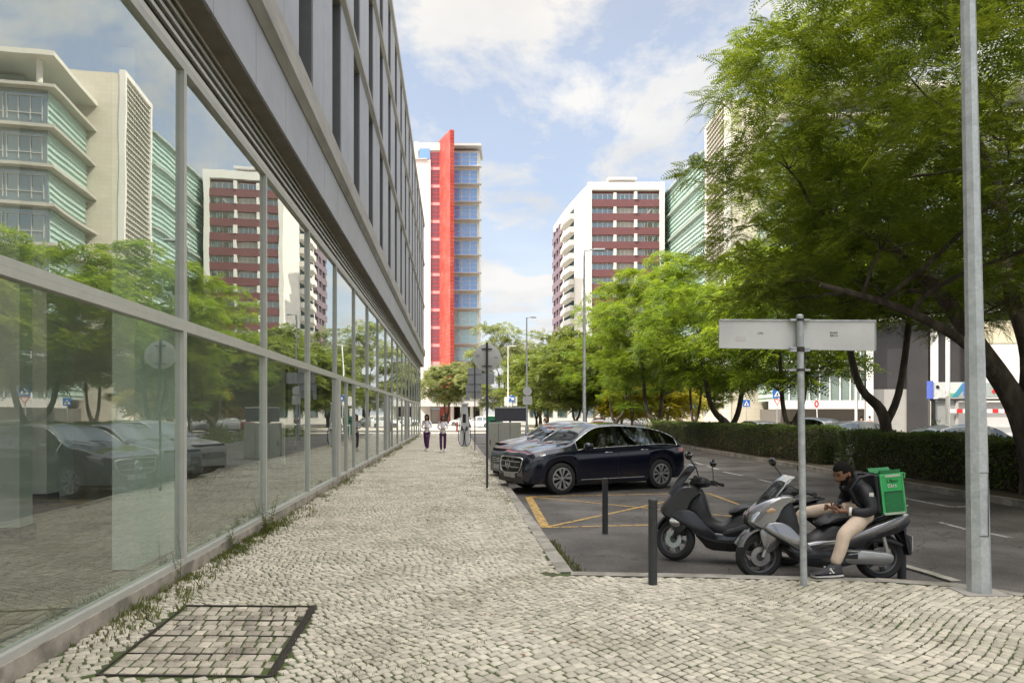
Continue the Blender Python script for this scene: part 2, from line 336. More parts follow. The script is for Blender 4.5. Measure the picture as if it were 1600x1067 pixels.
M_kerb = mat('kerb_stone', (.33,.31,.27), .85, var=.22, vscale=8, bump=.4, bscale=50, island=.12, col2=(.22,.205,.17), c2scale=2.5)
kerb_strip('kerb', KERB, .14, -.15, .004, M_kerb, side=1)
kerb_strip('kerb', [(x,y) for x,y in RK], .16, -.15, .0, M_kerb, side=-1)
# ---- individual limestone setts
def moss(x, y): return 0
def cobbles():
    c, s_ = math.cos(R(38)), math.sin(R(38)); st = .080
    us = np.arange(-75, 75, st); rows = np.arange(-75, 75, st*.96)
    quads = []
    def warp(u, v):
        x = u*c - v*s_; y = u*s_ + v*c
        x2 = x + .07*np.sin(y*1.5+.7)+.04*np.sin(x*2.6+y*1.3); y2 = y + .09*np.sin(x*1.7)+.04*np.sin(y*2.7-x*1.7)
        return x2, y2
    inv_kerb = KERB
    ka = np.array(KERB)
    for k, v in enumerate(rows):
        # joints along the row, running bond with random lengths
        L_ = rng.uniform(.80,1.24,len(us))*st; e = np.cumsum(L_)-75+rng.uniform(0,st)
        e = e[(e > -75) & (e < 75)]
        if k % 1 == 0:
            u0, u1 = e[:-1], e[1:]
            x, y = warp((u0+u1)/2, np.full(len(u0), v))
            ok = (y > 2.0) & (y < 62) & (x > -9) & (x < 9)
            b = (x-F0.x)*NN.x + (y-F0.y)*NN.y
            ok &= b > .075
            # right of kerb excluded: piecewise boundary
            xr = np.interp(y, ka[5:,1], ka[5:,0])-.15
            yr = np.interp(x, ka[:6,0][::-1], ka[:6,1][::-1])-.15
            ok &= np.where(y > ka[5,1]-.0, x < xr, np.where(x > ka[5,0]-.3, (y < yr), True))
            u0, u1 = u0[ok], u1[ok]
            if len(u0): quads.append(np.stack([u0, u1, np.full(len(u0), v), np.full(len(u0), k)], 1))
    Q = np.concatenate(quads); h = st*.96/2
    n = len(Q); j = lambda a: rng.uniform(-a, a, n)
    cor = []
    for (uu, sv) in ((0,-1),(1,-1),(1,1),(0,1)):
        u = Q[:,uu]+j(.010); v = Q[:,2]+sv*h+j(.009); x, y = warp(u, v); cor.append(np.stack([x,y],1))
    return np.stack(cor, 1)                       # n,4,2
def stones(C, name, m, z=0.0, gap=.0048, parent=None, zj=.003):
    n = len(C); cen = C.mean(1, keepdims=True)
    def inset(d):
        r = C-cen; l = np.linalg.norm(r,axis=2,keepdims=True); return cen + r*np.clip((l-d)/l,.1,1)
    A = inset(gap*1.3); B = inset(gap*1.3+.004); T = inset(gap*1.3+.013)
    zt = z + rng.uniform(-zj, zj, (n,1)) ; tilt = rng.uniform(-.02,.02,(n,1,2))
    def ring(P, dz):
        zz = zt + dz + ((P-cen)*tilt).sum(2); return np.concatenate([P, zz[...,None]],2)
    V = np.concatenate([ring(A,-.018), ring(B,-.003), ring(T,0)],1).reshape(-1,3)
    base = (np.arange(n)*12)[:,None]
    F_ = []
    for r in (0,4):
        for k in range(4): F_.append(np.array([r+k, r+(k+1)%4, r+4+(k+1)%4, r+4+k]))
    F_.append(np.array([8,9,10,11])); F_ = np.stack(F_)     # 9,4
    loops = (base[:,:,None]+F_[None]).reshape(-1)
    return npmesh(name, V, loops, np.full(n*9,4), m, parent, smooth=False)
M_sett = mat('limestone_sett', (.50,.46,.375), .62, var=.16, vscale=26, bump=.35, bscale=70, island=.22, col2=(.37,.345,.265), c2scale=1.1, c2pos=(.42,.68))
C = cobbles()
# manhole frame area, aligned with the facade
MH = [Vector((*G(158,1052),0)), Vector((*G(420,1054),0)), Vector((*G(490,947),0)), Vector((*G(290,947),0))]
mo = MH[0]; mu = (MH[1]-MH[0]); ml_ = mu.length; mu.normalize(); mv = Vector((-mu.y, mu.x, 0)); mw = ((MH[3]-MH[0]).dot(mv)+(MH[2]-MH[1]).dot(mv))/2
sk = (MH[3]-MH[0]).dot(mu)*.5 + (MH[2]-MH[1]).dot(mu)*.5
mvv = (mv*mw + mu*sk).normalized(); mh = (mv*mw+mu*sk).length
def inq(P):
    d = P - np.array([mo.x,mo.y]); det = mu.x*mvv.y-mu.y*mvv.x
    a = (d[...,0]*mvv.y-d[...,1]*mvv.x)/det; b = (mu.x*d[...,1]-mu.y*d[...,0])/det
    return a, b
a, b = inq(C.mean(1)); inside = (a > -.06) & (a < ml_+.06) & (b > -.05) & (b < mh+.05)
tag(stones(C[~inside], 'pavement_setts', M_sett), kind='structure')
man = E('manhole_cover', 'square steel framed access cover inlaid with pale cobbles in the pavement', 'manhole cover', (mo.x,mo.y,0))
M_rust = mat('rusty_steel', (.055,.045,.038), .75, .3, var=.35, vscale=20, bump=.4)
def mp_(a,b): p = mu*a+mvv*b; return (p.x,p.y)
fr = MB()
def bar(b, a0,b0,a1,b1,z0=-.03,z1=.004): b.prism([mp_(a0,b0),mp_(a1,b0),mp_(a1,b1),mp_(a0,b1)], z0, z1, 'xy')
bar(fr,-.026,-.026,ml_+.03,-.013); bar(fr,-.03,mh+.012,ml_+.03,mh+.028); bar(fr,-.03,-.012,-.014,mh+.012)
for q in (.0,.016,.032,.048): bar(fr,ml_-.012+q,-.012,ml_-.004+q,mh+.012, z1=.006)
fr.build('frame', M_rust, man)
for q in (1,2,3):
    d = MB(); bar(d,-.012,mh*q/4-.004,ml_-.015,mh*q/4+.004, z1=-.001); d.build('divider_bar', M_rust, man)
bd = MB(); bar(bd,-.012,-.012,ml_-.014,mh+.01, -.035,-.018); bd.build('tray', M_rust, man)
cs = []
for q in range(4):
    for r in range(3):
        v0 = mh*q/4+.01+r*(mh/4-.02)/3; v1 = v0+(mh/4-.02)/3; u = .0
        while u < ml_-.05:
            l = random.uniform(.085,.12); u1 = min(u+l, ml_-.02)
            jj = lambda: random.uniform(-.006,.006)
            if u1-u > .04: cs.append([[mo.x*0+mp_(aa+jj(),bb+jj())[0], mp_(aa+jj(),bb+jj())[1]] for aa,bb in ((u,v0),(u1,v0),(u1,v1),(u,v1))])
            u = u1+.004
M_sett2 = mat('inlaid_sett', (.43,.385,.31), .7, var=.2, vscale=26, bump=.35, bscale=70, island=.32, col2=(.27,.235,.19), c2scale=3)
stones(np.array(cs), 'inlaid_cobbles', M_sett2, z=.0, parent=man, gap=.0065)
# ---- painted road markings (sheets 4 mm above the asphalt)
def worn(name, c):
    m = mat(name, c, .7, var=.15, vscale=30, col2=(.075,.07,.065), c2scale=14, c2pos=(.53,.62)); return m
M_yel = worn('yellow_paint', (.52,.33,.085)); M_wht = worn('white_line_paint', (.5,.49,.46))
def line(name, pts, w, m, z=ROAD+.004):
    b = MB()
    for (x0,y0),(x1,y1) in zip(pts[:-1],pts[1:]):
        l = math.hypot(x1-x0,y1-y0); nx,ny = -(y1-y0)/l*w/2,(x1-x0)/l*w/2
        k = max(1,int(l/.5)); 
        b.add([(x0+nx,y0+ny,z),(x0-nx,y0-ny,z),(x1-nx,y1-ny,z),(x1+nx,y1+ny,z)],[(0,1,2,3)])
    return tag(b.build(name, m), kind='structure')
g = lambda px,py: G(px,py,ROAD)
YA, YB = g(826,776), g(852,824)
YD = (YB[0]+4.15, YB[1]+.62); YC = (YA[0]+4.2, YA[1]+.75)
line('yellow_bay_marking', [YA,YB], .16, M_yel); line('yellow_bay_marking', [YB,YD], .085, M_yel, ROAD+.0045)
line('yellow_bay_marking', [YA,YC], .085, M_yel, ROAD+.005); line('yellow_bay_marking', [YC,YD], .085, M_yel, ROAD+.0055)
line('yellow_bay_marking', [YA,YD], .085, M_yel, ROAD+.006); line('yellow_bay_marking', [YB,YC], .085, M_yel, ROAD+.0065)
for p in ([(1130,737),(1160,743)],[(1186,749),(1219,757)],[(1469,816),(1512,827.5)],[(1545,833),(1580,840)],[(1105,728),(1122,733)],[(1085,722),(1098,726)]):
    line('white_dash_marking', [g(*q) for q in p], .10, M_wht)
line('white_line_marking', [g(1395,775),g(1486,792),g(1520,791)], .12, M_wht)
line('white_line_marking', [g(1040,756),g(1066,764)], .10, M_wht)
kerb_strip('kerb', [g(1405,886), g(1440,896), g(1487,911)], .1, -.15, ROAD+.03, M_kerb, side=1)
# second carriageway, median soil, plaza beyond
M_soil = mat('median_soil', (.10,.075,.05), .95, var=.3, vscale=9, bump=.6, col2=(.06,.06,.025), c2scale=1.2)
def xr_(y): return float(np.interp(y,[p[1] for p in RK],[p[0] for p in RK]))
sheet('median_strip', [(xr_(y)+.17,y) for y in (-20,4,12,18,27,40,62)]+[(12.6,62),(12.6,-20)], -.02, M_soil, thick=.12)
sheet('road', [(12.7,-20),(27,-20),(27,62),(12.7,62)], ROAD, M_asph)
M_plaza = mat('plaza_stone', (.40,.37,.32), .85, var=.1, vscale=2, bump=.1)
sheet('plaza', [(-45,66),(60,66),(60,70.5),(-45,70.5)], -.1, M_plaza)
sheet('road', [(-60,70.7),(60,70.7),(60,80),(-60,80)], ROAD-.012, M_asph)
sheet('plaza', [(-60,80.2),(60,80.2),(60,135),(-60,135)], -.1, M_plaza)

# ================================================================ OFFICE BUILDING (left)
off = E('office_building', 'long grey office building with glazed shopfront along the cobbled pavement', 'office building', FP(0,0), R(90)+TH)
# local: x along facade, y = to the LEFT of x (into the building = +y), street = -y
M_clad = mat('metal_cladding', (.33,.33,.355), .45, .1, var=.07, vscale=2.5, col2=(.30,.30,.32), c2scale=.5)
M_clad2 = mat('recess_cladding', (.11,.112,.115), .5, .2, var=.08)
M_pl = mat('plinth_stone', (.36,.32,.27), .8, var=.25, vscale=5, bump=.3, col2=(.2,.18,.15), c2scale=3)
M_louv = mat('louver', (.62,.60,.56), .45, .0, var=.05)
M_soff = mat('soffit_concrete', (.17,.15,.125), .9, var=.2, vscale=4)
a0 = 7.50; MOD = 3.162
K0, K1 = -4, 17
X = lambda k: a0+MOD*k
Z_B, Z_R0, Z_R1, Z_T = .13, 2.58, 2.70, 5.42
XS, XE = X(K0), X(K1)
MB().box((XS,-.07,-.1),(XE,.3,Z_B)).build('plinth', M_pl, off)
M_glassu = glassmat('upper_shop_glass', (.80,.88,.85), base=.46, ior=1.6, wav=.05, dirt=.04)
M_glass = glassmat('shop_glass', (.88,.94,.90), base=.19, ior=1.55, wav=.06, dirt=.035)
for k in range(K0, K1):
    x0, x1 = X(k), X(k+1)
    for (z0, z1) in ((Z_B, Z_R0+.06), (Z_R0+.06, Z_T)):
        door = (k in (3, 7, 11)) and z0 == Z_B
        f = MB(); d0 = -.055; d1 = .05
        zz0 = z0 + (.055 if z0 == Z_B else .06); zz1 = z1-(.06 if z0 == Z_B else .09)
        f.box((x0+.001,d0,z0),(x1-.001,d1,zz0)); f.box((x0+.001,d0,zz1),(x1-.001,d1,z1-.001))
        f.box((x0+.001,d0,zz0),(x0+.035,d1,zz1)); f.box((x1-.035,d0,zz0),(x1-.001,d1,zz1))
        if door:
            f.box((x0+.035,-.09,zz0),(x0+.42,d1-.01,zz1)); f.box((x0+1.72,d0,zz0),(x0+1.80,d1,zz1))
        fo = f.build('window', M_alu, off)
        g_ = MB(); gx0 = x0+(.425 if door else .0352)
        t0 = random.uniform(-.0035,.0035); t1 = random.uniform(-.0022,.0022)
        e = .0002
        vs = []
        for yy in (-.008,.004):
            for (xx,zz,sx,sz) in ((gx0,zz0,-1,-1),(x1-.0352,zz0,1,-1),(x1-.0352,zz1,1,1),(gx0,zz1,-1,1)):
                vs.append((xx, yy + sx*t0 + sz*t1, zz))
        g_.add(vs, [(0,1,2,3),(7,6,5,4),(0,4,5,1),(1,5,6,2),(2,6,7,3),(3,7,4,0)])
        g_.build('pane', M_glass if z0 == Z_B else M_glassu, fo)
        if door:
            h = MB(); h.tube([(x0+1.66,-.12,1.0),(x0+1.66,-.12,1.45)], .014); h.box((x0+1.65,-.12,1.02),(x0+1.67,-.05,1.04)); h.box((x0+1.65,-.12,1.41),(x0+1.67,-.05,1.43)); h.build('handle', M_chrome, fo)
# louver band
lv = MB()
lv.box((XS,-.05,Z_T),(XE,.1,Z_T+.07))
for i in range(4):
    z = Z_T+.12+i*.115
    for k in range(K0, K1):
        lv.prism([(-.075,z),(-.07,z+.05),(-.0,z+.065),(-.0,z+.045)], X(k)+.003, X(k+1)-.003, 'yz')
lv.build('louver_band', M_louv, off)
MB().box((XS,.02,Z_T+.07),(XE,.06,6.02)).build('louver_backing', M_dark, off)
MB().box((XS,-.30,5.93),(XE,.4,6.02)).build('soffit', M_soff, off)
# fascia panels with seams
fp = MB()
for k in range(K0, K1):
    for hh in range(2):
        x0 = X(k)+hh*MOD/2
        fp.box((x0+.006,-.34,5.95),(x0+MOD/2-.006,-.301,6.83))
fp.build('fascia_panels', M_clad, off)
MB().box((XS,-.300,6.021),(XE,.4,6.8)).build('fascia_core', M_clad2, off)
ROOF = 18.55
FL = [6.83, 11.1, 14.85, 18.3]
def band(z, h, out_, nm='concrete_band'):
    b = MB()
    b.prism([(-out_+.10,z-.02),(-out_,z+.12),(-out_,z+h-.03),(-out_+.02,z+h),(.5,z+h),(.5,z-.02)], XS, XE, 'yz')
    b.build(nm, M_conc, off)
band(6.84,.56,.46); band(11.1,.30,.42); band(14.85,.30,.42); band(18.3,.42,.42,'parapet')
M_gup = glassmat('upper_glass', (.5,.55,.55), base=.25, ior=1.8, trans=False, dark=(.03,.035,.04))
for i, (z0, z1) in enumerate(((7.4,11.1),(11.4,14.85),(15.15,18.3))):
    cl = MB(); jm = MB()
    for k in range(K0, K1):
        ox0, ox1 = X(k)+.93, X(k)+2.10
        # panel run between this opening and the next, split by a seam
        nx0 = X(k+1)+.93 if k < K1-1 else XE
        mid = (ox1+nx0)/2
        cl.box((ox1,-.33,z0+.001),(mid-.006,-.30,z1-.001)); cl.box((mid+.006,-.33,z0+.001),(nx0,-.30,z1-.001))
        jm.box((ox1+.002,-.299,z0+.002),(nx0-.002,.4,z1-.002))
        wn = MB(); wn.box((ox0+.003,.10,z0+.003),(ox0+.05,.16,z1-.003)); wn.box((ox1-.05,.10,z0+.003),(ox1-.001,.16,z1-.003)); wn.box((ox0+.05,.10,z0+.003),(ox1-.05,.16,z0+.06)); wn.box((ox0+.05,.10,z1-.06),(ox1-.05,.16,z1-.003)); wn.box((ox0+.05,.10,z0+1.0),(ox1-.05,.155,z0+1.05))
        if k >= -1:
            wo = wn.build('upper_window', M_clad2, off)
            MB().box((ox0+.051,.12,z0+.061),(ox1-.051,.13,z1-.061)).build('pane', M_gup, wo)
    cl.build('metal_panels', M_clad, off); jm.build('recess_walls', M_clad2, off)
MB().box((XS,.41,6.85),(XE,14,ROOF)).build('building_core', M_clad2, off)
MB().box((XE-.3,.3,0),(XE,14,6.84)).build('end_wall', M_conc, off)
# shop interior
M_ifl = mat('shop_floor', (.27,.20,.15), .55, var=.2, vscale=3, col2=(.17,.13,.10), c2scale=.8)
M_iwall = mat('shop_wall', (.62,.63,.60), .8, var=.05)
MB().box((XS,.31,-.1),(XE,11,.12)).build('shop_floor', M_ifl, off)
MB().box((XS,.12,5.45),(XE,11,5.6)).build('shop_ceiling', M_iwall, off)
MB().box((17,10.8,.121),(XE,11,5.44)).build('shop_back_wall', mat('back_wall', (.12,.12,.115), .9), off)  # unseen near stretch left open to let daylight into the shop
def column(x, y, wd, h=5.44):
    c = MB().box((x,y,.32),(x+wd,y+wd,h)); o = c.build('shop_column', M_iwall, off)
    MB().box((x-.03,y-.03,.122),(x+wd+.03,y+wd+.03,.32)).build('column_base', M_dark, o)
MB().box((7.25,.35,.13),(8.3,.57,5.43)).build('shop_column', M_iwall, off)
column(8.9,2.44,.26)
MB().box((12.4,4.7,.122),(14.4,9,5.43)).build('partition_wall', M_iwall, off)
column(12.6,4.2,.3); column(18.9,4.2,.3); column(25.2,4.2,.3); column(31.5,4.2,.3)
MB().box((16,3.2,.122),(16.15,7,5.43)).build('partition_wall', M_iwall, off)
MB().box((22,2.4,.122),(22.15,7,5.43)).build('partition_wall', M_iwall, off)
# ================================================================ FAR BUILDINGS
M_wstone = mat('white_render', (.60,.585,.545), .8, var=.05, vscale=.3)
M_maroon = mat('maroon_tile', (.135,.050,.053), .6, var=.12, vscale=1.5)
M_mauve = mat('mauve_tile', (.16,.115,.14), .65, var=.12, vscale=1.5)
M_win = glassmat('far_window', (.3,.4,.4), base=.22, ior=1.7, trans=False, dark=(.05,.075,.08))
M_winb = glassmat('blue_window', (.3,.4,.4), base=.10, ior=1.45, trans=False, dark=(.17,.34,.68))
M_wint = glassmat('teal_window', (.3,.4,.4), base=.10, ior=1.45, trans=False, dark=(.33,.55,.60))
M_winr = glassmat('red_window', (.3,.4,.4), base=.10, ior=1.6, trans=False, dark=(.19,.015,.03))
M_redp = mat('red_panel', (.50,.048,.032), .5, var=.10, vscale=.35, stretch=(1,1,1), col2=(.54,.10,.075), c2scale=.5, c2pos=(.4,.7))
def redstripes(m):
    t = m.node_tree; N = t.nodes.new; L = t.links.new; b = t.nodes['Principled BSDF']; src = b.inputs['Base Color'].links[0].from_socket
    tc = N('ShaderNodeTexCoord'); wv = N('ShaderNodeTexWave'); wv.bands_direction = 'Z'; wv.inputs['Scale'].default_value = .42; wv.inputs['Distortion'].default_value = 1.0; wv.inputs['Detail'].default_value = 2; wv.inputs['Detail Scale'].default_value = .3
    L(tc.outputs['Object'], wv.inputs['Vector']); r = N('ShaderNodeMapRange'); r.inputs[3].default_value = .82; r.inputs[4].default_value = 1.15; L(wv.outputs['Fac'], r.inputs[0])
    h = N('ShaderNodeHueSaturation'); L(src, h.inputs['Color']); s_ = N('ShaderNodeSeparateXYZ'); L(tc.outputs['Object'], s_.inputs[0]); c_ = N('ShaderNodeCombineXYZ'); L(s_.outputs[1], c_.inputs[0]); L(s_.outputs[2], c_.inputs[1])
    br = N('ShaderNodeTexBrick'); br.inputs['Color1'].default_value = (1,1,1,1); br.inputs['Color2'].default_value = (.86,.86,.86,1); br.inputs['Mortar'].default_value = (.55,.55,.55,1); br.inputs['Scale'].default_value = 1; br.inputs['Brick Width'].default_value = 2.4; br.inputs['Row Height'].default_value = 1.3; br.inputs['Mortar Size'].default_value = .04; L(c_.outputs[0], br.inputs['Vector'])
    mm_ = N('ShaderNodeMath'); mm_.operation = 'MULTIPLY'; L(r.outputs[0], mm_.inputs[0]); L(br.outputs['Color'], mm_.inputs[1])
    L(mm_.outputs[0], h.inputs['Value']); L(h.outputs[0], b.inputs['Base Color'])
redstripes(M_redp)
M_pink = mat('pink_spandrel', (.58,.33,.33), .6, var=.05)
M_ledge = mat('grey_ledge', (.50,.49,.475), .7, var=.08)
# ---- red and blue glass tower
Zt = 151.0; bx = AT(700, Zt)
tw = E('office_tower', 'white office tower with tall red fin and blue glass at the end of the street', 'tower', (bx, Zt, 0))
x_ = lambda px, y=Zt: AT(px, y)-bx
z_ = lambda py, y=Zt: HZ(py, y)
MB().box((x_(654),.0,-.2),(x_(749),7,z_(236))).build('tower_body', M_wstone, tw)
pr = MB(); pr.prism([(x_(646),-.35),(x_(673),-.35),(x_(673),9),(x_(646),9)], -.2, z_(251), 'xy'); pr.build('white_wall', mat('bright_wall', (.76,.74,.70), .8, var=.04), tw)
MB().box((x_(641),-.7,z_(251)+.01),(x_(668),6,z_(251)+.25)).build('roof_ledge', M_ledge, tw)
MB().box((x_(752.5),-1.6,z_(232)),(x_(700),7.3,z_(228.5))).build('roof_ledge', M_ledge, tw)
MB().box((x_(647),-.25,z_(251)),(x_(654)-.01,6.9,z_(222))).build('penthouse', M_wstone, tw)
MB().box((x_(654)+.01,-.28,z_(236)+.01),(x_(690),6.9,z_(224))).build('penthouse', M_wstone, tw)
pitch = 27.6
for i in range(14):
    y0 = 239+i*pitch; y1 = y0+21
    if y1 > 566: break
    w_ = MB(); xa, xb = x_(708), x_(746); za, zb = z_(y1), z_(y0)
    for q in (0,.36,.69,1): xx = xa+(xb-xa)*q; w_.box((xx-.05,-.14,za),(xx+.05,-.02,zb))
    for q in (0,.33,.67,1): zz = za+(zb-za)*q; w_.box((xa+.06,-.13,zz-.03),(xb-.06,-.02,zz+.03))
    wo = w_.build('window', M_white, tw)
    MB().box((xa,-.06,za),(xb,-.01,zb)).build('pane', M_winb if i < 9 else M_wint, wo)
    MB().box((x_(701),-1.3,z_(y1+2.9)),(x_(752.5),.0,z_(y1+1.9))).build('floor_ledge', M_ledge, tw)
    xa, xb = x_(673.5), x_(691)
    w_ = MB()
    for q in (0,.5,1): xx = xa+(xb-xa)*q; w_.box((xx-.06,-.14,za),(xx+.06,-.02,zb))
    for q in (0,.3,.6,1): zz = za+(zb-za)*q; w_.box((xa+.07,-.13,zz-.09),(xb-.07,-.02,zz+.09))
    wo = w_.build('window', mat('red_frame', (.35,.05,.06), .5), tw)
    MB().box((xa,-.06,za),(xb,-.01,zb)).build('pane', M_winr, wo)
    MB().box((xa,-.07,z_(y1+6)),(xb,-.008,z_(y1)-.1)).build('spandrel', M_pink, tw)
w_ = MB().box((x_(655.5),-.30,z_(250)),(x_(672),-.27,z_(233)))
w_.build('window', M_winb, tw)
# fin: blade running from the near right edge back to the left
p0 = Vector((AT(706.5,144)-bx, 144-Zt)); p1 = Vector((AT(690.5,150.9)-bx, 150.9-Zt))
d = (p1-p0); dn = Vector((-d.y, d.x)).normalized()*.45
p2 = p0 + d*1.75
fin = MB(); zt0, zt1 = HZ(203,144), HZ(224,153.5); zt1b = zt0+(zt1-zt0)/1.0
q = [(p0+dn),(p0-dn),(p2-dn),(p2+dn)]; zz = [zt0,zt0,zt0+(zt1-zt0),zt0+(zt1-zt0)]
fin.add([(a.x,a.y,-.2) for a in q]+[(a.x,a.y,z) for a,z in zip(q,zz)], [(3,2,1,0),(4,5,6,7),(0,1,5,4),(1,2,6,5),(2,3,7,6),(3,0,4,7)])
fin.build('red_fin', M_redp, tw)
MB().box((x_(674),-.3,z_(640)),(x_(690),-.1,z_(583))).build('entrance_glazing', M_win, tw)
MB().box((x_(655),-14,3.4),(x_(760),-.4,4.4)).build('entrance_canopy', M_ledge, tw)
for px in (714,728,742,756): MB().tube([(x_(px),-12,-.2),(x_(px),-12,3.39)], .35).build('column', M_wstone, tw)
MB().box((x_(707),-.3,.2),(x_(752),-.1,3.39)).build('entrance_glazing', mat('dark_glazing', (.03,.035,.03), .2), tw)
# ---- maroon apartment tower
A = Vector((AT(918,158),158)); B = Vector((AT(1037,158),158)); Dv = Vector((AT(853,193),193))
ap = E('apartment_tower', 'tall white apartment tower with maroon spandrels and curved white balconies', 'apartment tower', (A.x, A.y, 0))
H = HZ(289,158); W_ = B.x-A.x
side = Dv-A; sl = side.length; su = side.normalized(); sn = Vector((-su.y, su.x))       # outward to the left
if sn.x > 0: sn = -sn
pts = [(0,0),(W_,0),(W_+2,34)] + [((su*t + sn*(-((t/sl)**2)*2.2)).x, (su*t + sn*(-((t/sl)**2)*2.2)).y) for t in np.linspace(sl,0,9)[:-1]]
MB().prism(pts, -.2, H, 'xy').build('tower_body', M_wstone, ap)
fx = lambda px: AT(px,158)-A.x
FP_ = 3.225; nfl = 16
MB().box((fx(924),-.02,0),(fx(1029),-.001,H-1.5)).build('facade_core', M_maroon, ap)
for (a,b) in ((fx(918),fx(924)),(fx(1029),fx(1037))): MB().box((a,-1.1,0),(b,-.02,H-1.502)).build('frame_pier', M_wstone, ap)
MB().box((fx(918),-1.1,H-1.5),(fx(1037),-.03,H+.3001)).build('cornice', M_wstone, ap)
for i in range(nfl):
    zt = H-3.4-i*FP_+1.15; zb_ = zt-1.35
    if zb_ < 1: break
    MB().box((fx(924)+.01,-.95,zb_-1.75),(fx(1029)-.01,-.021,zb_-.05)).build('spandrel', M_maroon, ap)
    for j,(a,b) in enumerate(((925,957.5),(962.5,989.5),(994.5,1028))):
        w_ = MB(); xa, xb = fx(a), fx(b); nn = 4
        for q in range(nn+1): xx = xa+(xb-xa)*q/nn; w_.box((xx-.06,-.12,zb_),(xx+.06,-.03,zt))
        w_.box((xa,-.12,zt),(xb,-.03,zt+.1))
        wo = w_.build('window', M_white, ap)
        blind = (j == 1 and i % 3 != 0)  # middle panes carry a pale roller blind on most floors
        MB().box((xa,-.07,zb_),(xb,-.025,zt)).build('pane', mat('roller_blind', (.50,.49,.46), .8, var=.05) if blind else M_win, wo)
    MB().box((fx(957.7),-1.0,zb_-.05),(fx(962.3),-.03,zt+.15)).build('white_box', M_wstone, ap)
    MB().box((fx(989.7),-1.2,zb_-.05),(fx(994.3),-.03,zt+.35)).build('white_box', M_wstone, ap)
def sp(t, o=0, z=0):
    p = su*t + sn*(-((t/sl)**2)*2.2) + sn*o; return (p.x, p.y, z)
for i in range(nfl):
    zt = H-3.4-i*FP_+1.1; zb_ = zt-1.5
    if zb_ < 1: break
    # ribbon window and white balcony lip on the front two thirds
    t0, t1 = sl*.30, sl*.58
    b = MB(); P_ = [sp(t0,-.5),sp(t0,.10),sp(t1,.10),sp(t1,-.5)]; b.prism([(p[0],p[1]) for p in P_], zb_+.15, zt, 'xy'); b.build('window', M_win, ap)
    P_ = [sp(t0-.5,.0),sp(t0-.5,1.2),sp((t0+t1)/2,1.5),sp(t1+.3,.9),sp(t1+.3,0)]
    b = MB(); b.prism([(p[0],p[1]) for p in P_], zb_-1.15, zb_+.1, 'xy'); b.build('balcony', M_wstone, ap)
    t0, t1 = sl*.62, sl*.985
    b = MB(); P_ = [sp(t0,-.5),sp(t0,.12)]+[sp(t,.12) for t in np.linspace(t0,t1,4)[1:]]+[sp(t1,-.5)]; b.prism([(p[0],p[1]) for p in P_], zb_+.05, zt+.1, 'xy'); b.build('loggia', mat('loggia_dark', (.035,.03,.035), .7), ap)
    ts = np.linspace(t0,t1,4); P_ = [sp(t0,.0)]+[sp(t,.45) for t in ts]+[sp(t1,0)]
    b = MB(); b.prism([(p[0],p[1]) for p in P_], zb_-1.6, zb_+.0, 'xy'); b.build('balcony', M_mauve, ap)
    for q in (.2,.5,.8):
        b = MB(); t = t0+(t1-t0)*q; P_ = [sp(t,.0),sp(t,.4),sp(t+1.3,.4),sp(t+1.3,0)]; b.prism([(p[0],p[1]) for p in P_], zb_+.0, zt+.1, 'xy'); b.build('loggia_pier', M_mauve, ap)
MB().box((fx(955),3,H+.01),(fx(995),14,H+1.9)).build('roof_plant', M_mauve, ap)
MB().box((fx(952),2,H+1.91),(fx(998),15,H+2.5)).build('roof_slab', M_ledge, ap)
# ---- green glass offices
def brickmat(name, c1, c2, cm, bw, bh, mort=.04, rough=.4, spec=.5, sc_=1.0, vert='x'):
    m = bpy.data.materials.new(name); m.use_nodes = True; t = m.node_tree; N = t.nodes.new; L = t.links.new; b = t.nodes['Principled BSDF']
    tc = N('ShaderNodeTexCoord'); s = N('ShaderNodeSeparateXYZ'); L(tc.outputs['Object'], s.inputs[0]); c = N('ShaderNodeCombineXYZ')
    ad = N('ShaderNodeMath'); ad.operation = 'ADD'; L(s.outputs[0], ad.inputs[0]); L(s.outputs[1], ad.inputs[1])
    L(ad.outputs[0], c.inputs[0]); L(s.outputs[2], c.inputs[1])
    br = N('ShaderNodeTexBrick'); br.inputs['Color1'].default_value = (*c1,1); br.inputs['Color2'].default_value = (*c2,1); br.inputs['Mortar'].default_value = (*cm,1)
    br.inputs['Brick Width'].default_value = bw; br.inputs['Row Height'].default_value = bh; br.inputs['Mortar Size'].default_value = mort; br.inputs['Scale'].default_value = 1; br.inputs['Mortar Smooth'].default_value = .1
    L(c.outputs[0], br.inputs['Vector']); L(br.outputs['Color'], b.inputs['Base Color']); b.inputs['Roughness'].default_value = rough; b.inputs['Specular IOR Level'].default_value = spec
    return m
M_green = brickmat('green_glass_shingle', (.46,.60,.55), (.41,.55,.50), (.34,.47,.43), 2.0, .62, .05, .25, .7)
M_block = brickmat('pale_stone_block', (.58,.54,.45), (.53,.49,.40), (.42,.38,.31), 1.6, .7, .02, .8, .3)
M_gray = glassmat('grey_glazing', (.3,.4,.4), base=.22, ior=1.7, trans=False, dark=(.10,.13,.14))
M_slat = mat('pale_slat', (.56,.54,.48), .7, var=.05)
M_gledge = mat('green_grey_ledge', (.30,.345,.31), .6, var=.06)
def local(p, q):
    d = Vector((q[0]-p[0], q[1]-p[1])); return d.length, math.atan2(d.y, d.x)
gp0 = (38.0,134.0); gp1 = (35.7,173.0); Ln, an = local(gp1, gp0)
gb = E('glass_office', 'pale green glass office block with stepped horizontal ledges beside louvred tower', 'office building', (gp1[0],gp1[1],0), an)
Hg = HZ(235,134)    # local x from far end to near end, -y towards the street (left)
MB().box((0,0,8),(Ln-.01,22,Hg)).build('glass_wall', M_green, gb)
